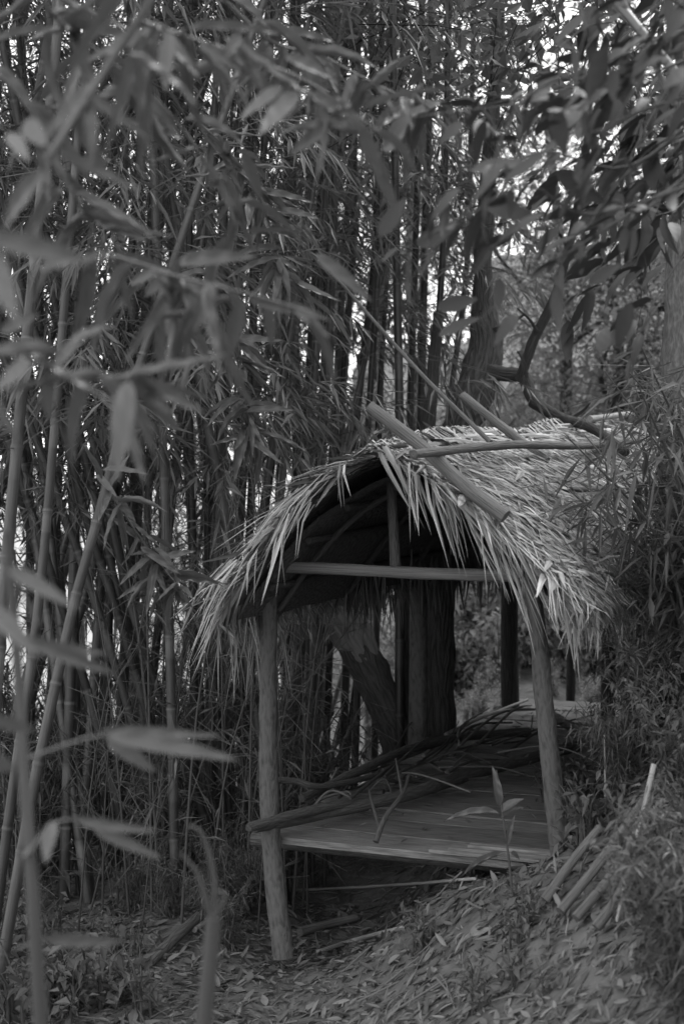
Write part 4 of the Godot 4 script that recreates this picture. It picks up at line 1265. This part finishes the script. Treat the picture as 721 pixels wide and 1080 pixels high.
func build_low_plants() -> void:
	var broad := []
	var narrow := []
	var small := []
	for k in 4:
		broad.push_back(shrub_proto(0.9, 0.45, 7, 620, 0.075, 0.032, 0.10, false))
		narrow.push_back(shrub_proto(1.0, 0.5, 9, 760, 0.11, 0.014, 0.11, true))
		small.push_back(shrub_proto(0.32, 0.2, 5, 60, 0.07, 0.034, 0.11, false))
	# shrubs on the bank beside the roof and deck
	for i in 64:
		var d := r(5.0, 8.4)
		var x := (r(735, 900) - 360.5) / F * d
		if i < 16:
			d = r(5.0, 6.4)
			x = (r(715, 800) - 360.5) / F * d
		var p := Vector3(x, ground_h(x, -d) - 0.03, -d)
		var pr: Array = narrow[i % 4] if i % 3 else broad[i % 4]
		plant_at("shrub", "tangled narrow-leaved shrub on the bank beside the thatch" if i % 3 else "broad-leaved shrub on the bank beside the thatch", "shrub", pr, p, r(0.7, 1.3) if i >= 16 else r(0.5, 0.9), "narrow-leaved bank shrubs" if i % 3 else "broad-leaved bank shrubs")
	# dark thicket low on the bank
	for i in 16:
		var q := G(r(690, 790), r(940, 1085))
		plant_at("shrub", "low dark thicket plant on the near bank", "shrub", narrow[i % 4] if i % 2 else broad[i % 4], q - Vector3(0, 0.03, 0), r(0.3, 0.55), "low thicket plants on the near bank")
	# slope behind the deck
	var lush := []
	for k in 3:
		lush.push_back(shrub_proto(0.8, 0.5, 7, 520, 0.085, 0.036, 0.21, false))  # leaf tone raised to stand in for open light on the slope
	for i in 190:
		var d := r(12.5, 21.0)
		var x := r(0.05, 0.36) * d
		if i < 44:
			var gp := G(r(425, 680), r(605, 735))
			d = maxf(-gp.z, 12.0) + r(0, 1.5)
			x = gp.x * d / -gp.z
		plant_at("shrub", "lush shrub with leaves toned as lit on the open slope beyond the deck", "shrub", lush[i % 3], Vector3(x, ground_h(x, -d) - 0.03, -d), r(0.8, 1.4) * (1.0 + maxf(0.0, d - 14.0) * 0.10), "shrubs on the slope beyond the deck")
	var open_lush := []
	for k in 3:
		open_lush.push_back(shrub_proto(0.8, 0.4, 7, 460, 0.095, 0.042, 0.27, false))  # leaf tone raised further so the clearing reads as lit
	for i in 22:
		var d := r(11.8, 13.2)
		var x := (r(430, 690) - 360.5) / F * d
		plant_at("shrub", "leafy shrub with leaves toned as lit in the clearing past the deck end", "shrub", open_lush[i % 3], Vector3(x, ground_h(x, -d) - 0.03, -d), r(0.7, 1.2), "bright shrubs past the deck end")
	for i in 34:
		var d := r(9.6, 11.8)
		var x := (r(440, 700) - 360.5) / F * d
		plant_at("seedling", "low seedling with leaves toned as lit on the clearing floor past the deck end", "seedling", open_lush[i % 3], Vector3(x, ground_h(x, -d) - 0.01, -d), r(0.15, 0.32), "low seedlings past the deck end")
	# seedlings on the gully floor
	for i in 26:
		var q := G(r(-20, 150), r(985, 1085))
		plant_at("seedling", "pale broad-leaved seedling at the foot of the grove", "seedling", small[i % 4], q, r(0.45, 0.95), "pale seedlings at the grove foot")
	for i in 12:
		var q := G(r(20, 270), r(930, 1010))
		var pr := narrow[i % 4] as Array
		plant_at("bamboo_seedling", "narrow-leaved bamboo seedling at the foot of the grove", "seedling", pr, q, r(0.22, 0.42), "bamboo seedlings at the grove foot")
	for i in 9:
		var q := G(r(420, 580), r(960, 1070))
		plant_at("seedling", "small seedling sprouting from the leaf litter on the bank", "seedling", small[i % 4], q, r(0.3, 0.6), "seedlings in the bank litter")
	for i in 22:
		var q := G(r(575, 625), r(840, 898))
		plant_at("seedling", "leafy seedling crowding the foot of the leaning corner post", "seedling", small[i % 4], q, r(0.45, 0.85), "seedlings at the leaning post")
	for i in 12:
		var q := G(r(655, 720), r(760, 860))
		plant_at("shrub", "low bushy shrub on the bank edge beside the deck", "shrub", broad[i % 4] if i % 2 else narrow[i % 4], q, r(0.3, 0.55), "low shrubs beside the deck")
	# undergrowth closing the foot of the grove
	var dry := []
	for k in 3:
		dry.push_back(shrub_proto(1.0, 0.5, 10, 420, 0.10, 0.013, 0.06, true))
	for i in 56:
		var d := r(6.4, 8.6)
		var x := r(-3.0, 0.0)
		if i % 2:
			d = r(8.0, 11.0)
			x = r(-0.34, -0.05) * d
		plant_at("shrub", "straggly shrub among the culm feet", "shrub", dry[i % 3], Vector3(x, ground_h(x, -d) - 0.03, -d), r(0.5, 0.95) if i % 2 == 0 else r(0.9, 1.6), "straggly shrubs among the culm feet")

	# young sapling before the deck
	var base := P(540, 940, 4.75)
	var o := thing("sapling", "young sapling with five long leaves standing before the deck edge", "sapling", base)
	var b := Buf.new()
	var pts := []
	for q in [[540, 945], [536, 905], [530, 862], [527, 835], [523, 812]]:
		pts.push_back(P(q[0], q[1], 4.75) - base)
	var sm := smooth_line(pts, 3)
	tube(b, sm, taper(sm.size(), 0.005, 0.002), 7)
	part(o, "stem", b.commit(), M.twig)
	for q in [[526, 850, 522, 808, 9], [526, 858, 462, 854, 9], [528, 856, 550, 838, 10], [528, 862, 552, 846, 7], [534, 892, 541, 860, 6], [533, 900, 476, 916, 7], [538, 900, 552, 905, 9]]:
		var a := P(q[0], q[1], 4.75)
		var c := P(q[2], q[3], 4.75 + r(-0.05, 0.05))
		var lf := part(o, "leaf", M.blades[1], M.near_leaf)
		var ln := a.distance_to(c)
		lf.transform = Transform3D(grow(c - a, Vector3(0, 0.8, 0.6)) * Basis.from_scale(Vector3(q[4] * 4.75 / F, ln, ln)), a - base)
	# blurred stalks close by
	base = P(212, 1130, 2.1)
	o = thing("plant_stalk", "stout broken stalk with a shoot that curls over at the tip", "stalk", base)
	b = Buf.new()
	pts = [P(212, 1130, 2.1) - base, P(217, 1060, 2.1) - base, P(222, 1010, 2.1) - base, P(225, 968, 2.1) - base]
	tube(b, smooth_line(pts, 4), taper(13, 0.0130, 0.0115), 10)
	part(o, "stem", b.commit(), M.twig)
	for sh in [[[225, 972], [216, 945], [208, 920], [190, 900]], [[227, 972], [226, 930], [219, 895], [210, 876], [198, 871]], [[225, 970], [238, 945], [228, 940]]]:
		pts = []
		for q in sh:
			pts.push_back(P(q[0], q[1], 2.1) - base)
		b = Buf.new()
		sm = smooth_line(pts, 4)
		tube(b, sm, taper(sm.size(), 0.005, 0.002), 8)
		part(o, "shoot", b.commit(), M.twig)
	base = P(46, 1130, 1.9)
	o = thing("plant_stalk", "tall slender stalk standing among the low bamboo branches", "stalk", base)
	b = Buf.new()
	pts = [P(46, 1130, 1.9) - base, P(36, 960, 1.9) - base, P(26, 820, 1.95) - base, P(18, 690, 2.0) - base, P(8, 560, 2.0) - base]
	sm = smooth_line(pts, 5)
	tube(b, sm, taper(sm.size(), 0.010, 0.006), 10)
	part(o, "stem", b.commit(), M.twig)

func build_ground_sticks() -> void:
	var on := func(px: float, py: float, up := 0.02) -> Vector3:
		var p := G(px, py)
		return Vector3(p.x, ground_h(p.x, p.z) + up, p.z)
	var g := "poles stacked on the bank"
	var k := 0
	for q in [[574, 968, 632, 905, 0.019], [590, 978, 678, 878, 0.021], [606, 988, 674, 908, 0.018], [628, 998, 672, 944, 0.018], [690, 850, 730, 815, 0.019]]:
		var a: Vector3 = on.call(q[0], q[1], 0.05)
		var c: Vector3 = on.call(q[2], q[3], 0.10)
		long_wood("bank_pole", "cut pole lying up the bank in a loose row of poles" if k < 4 else "cut pole lying apart from the row higher up the bank", "pole", [a, a.lerp(c, 0.5) + rdir() * 0.015, c], q[4] * r(0.75, 1.0), q[4] * r(0.6, 0.95), M.pole, g, 0.18)
		k += 1
	var a0: Vector3 = P(650, 972, 4.15)
	long_wood("pale_stick", "thin pale stick standing aslant in front of the bank poles", "stick", [a0, P(672, 880, 4.2), P(689, 806, 4.25)], 0.006, 0.008, M.pale_stick)
	long_wood("pale_stick", "thin upright stick on the bank beside the leaning post", "stick", [P(638, 848, 5.0), P(637, 775, 5.0)], 0.004, 0.003, M.pale_stick)
	long_wood("ground_log", "short broken log lying below the deck near the mottled post", "log", [on.call(316, 989, 0.02), on.call(345, 982, 0.025), on.call(376, 974, 0.02)], 0.020, 0.017, M.pole)
	long_wood("ground_stick", "long pale stick lying on the litter below the deck", "stick", [on.call(335, 1008, 0.012), on.call(380, 996, 0.02), on.call(424, 984, 0.012)], 0.010, 0.008, M.pale_stick)
	long_wood("ground_stick", "thin straight cane lying level under the deck", "stick", [on.call(306, 946, 0.03), on.call(400, 946, 0.05), on.call(500, 946, 0.06)], 0.006, 0.006, M.pale_stick)
	long_wood("ground_log", "dark log at the grove foot, the longer of two", "log", [on.call(158, 1024, 0.03), on.call(185, 1002, 0.05), on.call(210, 980, 0.05)], 0.024, 0.022, M.stick)
	long_wood("ground_log", "dark log at the grove foot, the shorter of two", "log", [on.call(170, 1000, 0.03), on.call(192, 992, 0.04)], 0.022, 0.02, M.stick)
	long_wood("fallen_culm", "fallen cane slanting on the ground beside the mottled post", "cane", [on.call(205, 990, 0.03), on.call(245, 965, 0.04), on.call(285, 952, 0.05)], 0.012, 0.012, M.pale_stick)

func _ready() -> void:
	rng.seed = 20
	nz.seed = 4
	nz.frequency = 0.01
	# camera
	var cam := Camera3D.new()
	cam.name = "camera"
	add_child(cam)
	cam.transform = Transform3D(cam_basis, Vector3(0, EYE, 0))
	cam.keep_aspect = Camera3D.KEEP_HEIGHT
	var lens := CameraAttributesPhysical.new()
	lens.frustum_focal_length = 12.0 / 0.36
	lens.frustum_focus_distance = 5.8
	lens.exposure_aperture = 2.0
	lens.frustum_near = 0.05
	lens.frustum_far = 1500.0
	cam.attributes = lens
	cam.current = true
	# overcast sky
	var env := Environment.new()
	env.background_mode = Environment.BG_SKY
	var sky := Sky.new()
	var ps := ProceduralSkyMaterial.new()
	ps.sky_top_color = Color(0.93, 0.93, 0.93)
	ps.sky_horizon_color = Color(1, 1, 1)
	ps.ground_bottom_color = Color(0.45, 0.45, 0.45)
	ps.ground_horizon_color = Color(0.8, 0.8, 0.8)
	ps.energy_multiplier = 1.6
	sky.sky_material = ps
	env.sky = sky
	env.tonemap_mode = Environment.TONE_MAPPER_LINEAR
	env.tonemap_exposure = 1.68
	env.sdfgi_enabled = true
	env.ssao_enabled = true
	env.ssil_enabled = true
	var we := WorldEnvironment.new()
	we.name = "world_environment"
	we.environment = env
	add_child(we)
	var sun := DirectionalLight3D.new()
	sun.name = "sun"
	sun.light_energy = 0.5
	sun.light_color = Color(1, 1, 1)
	sun.light_angular_distance = 20.0
	sun.shadow_enabled = true
	add_child(sun)
	sun.look_at_from_position(Vector3(2.6, 6.0, -3.4), Vector3.ZERO)

	make_materials()
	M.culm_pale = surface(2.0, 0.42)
	M.clumps = [clump_mesh(34, 0.30, 0.10, 0.034), clump_mesh(34, 0.34, 0.085, 0.04), clump_mesh(40, 0.32, 0.12, 0.022)]
	var gr := build_ground()
	build_lit_toned_field()
	print("ground ", Time.get_ticks_msec())
	build_shelter()
	build_trees()
	print("trees ", Time.get_ticks_msec())
	build_bamboo()
	print("bamboo ", Time.get_ticks_msec())
	build_near_bamboo()
	build_overhang("leafy bough of broad dark leaves hanging over the bank and thatch", 420, 640, -40, 210, 2.5, 3.3, true)
	build_overhang("denser leafy bough reaching out from beside the stout bank tree", 540, 690, -40, 240, 3.4, 4.6, false)
	build_low_plants()
	print("plants ", Time.get_ticks_msec())
	build_roof_poles()
	build_firewood()
	build_ground_sticks()
	build_litter(gr)
	print("done ", Time.get_ticks_msec())
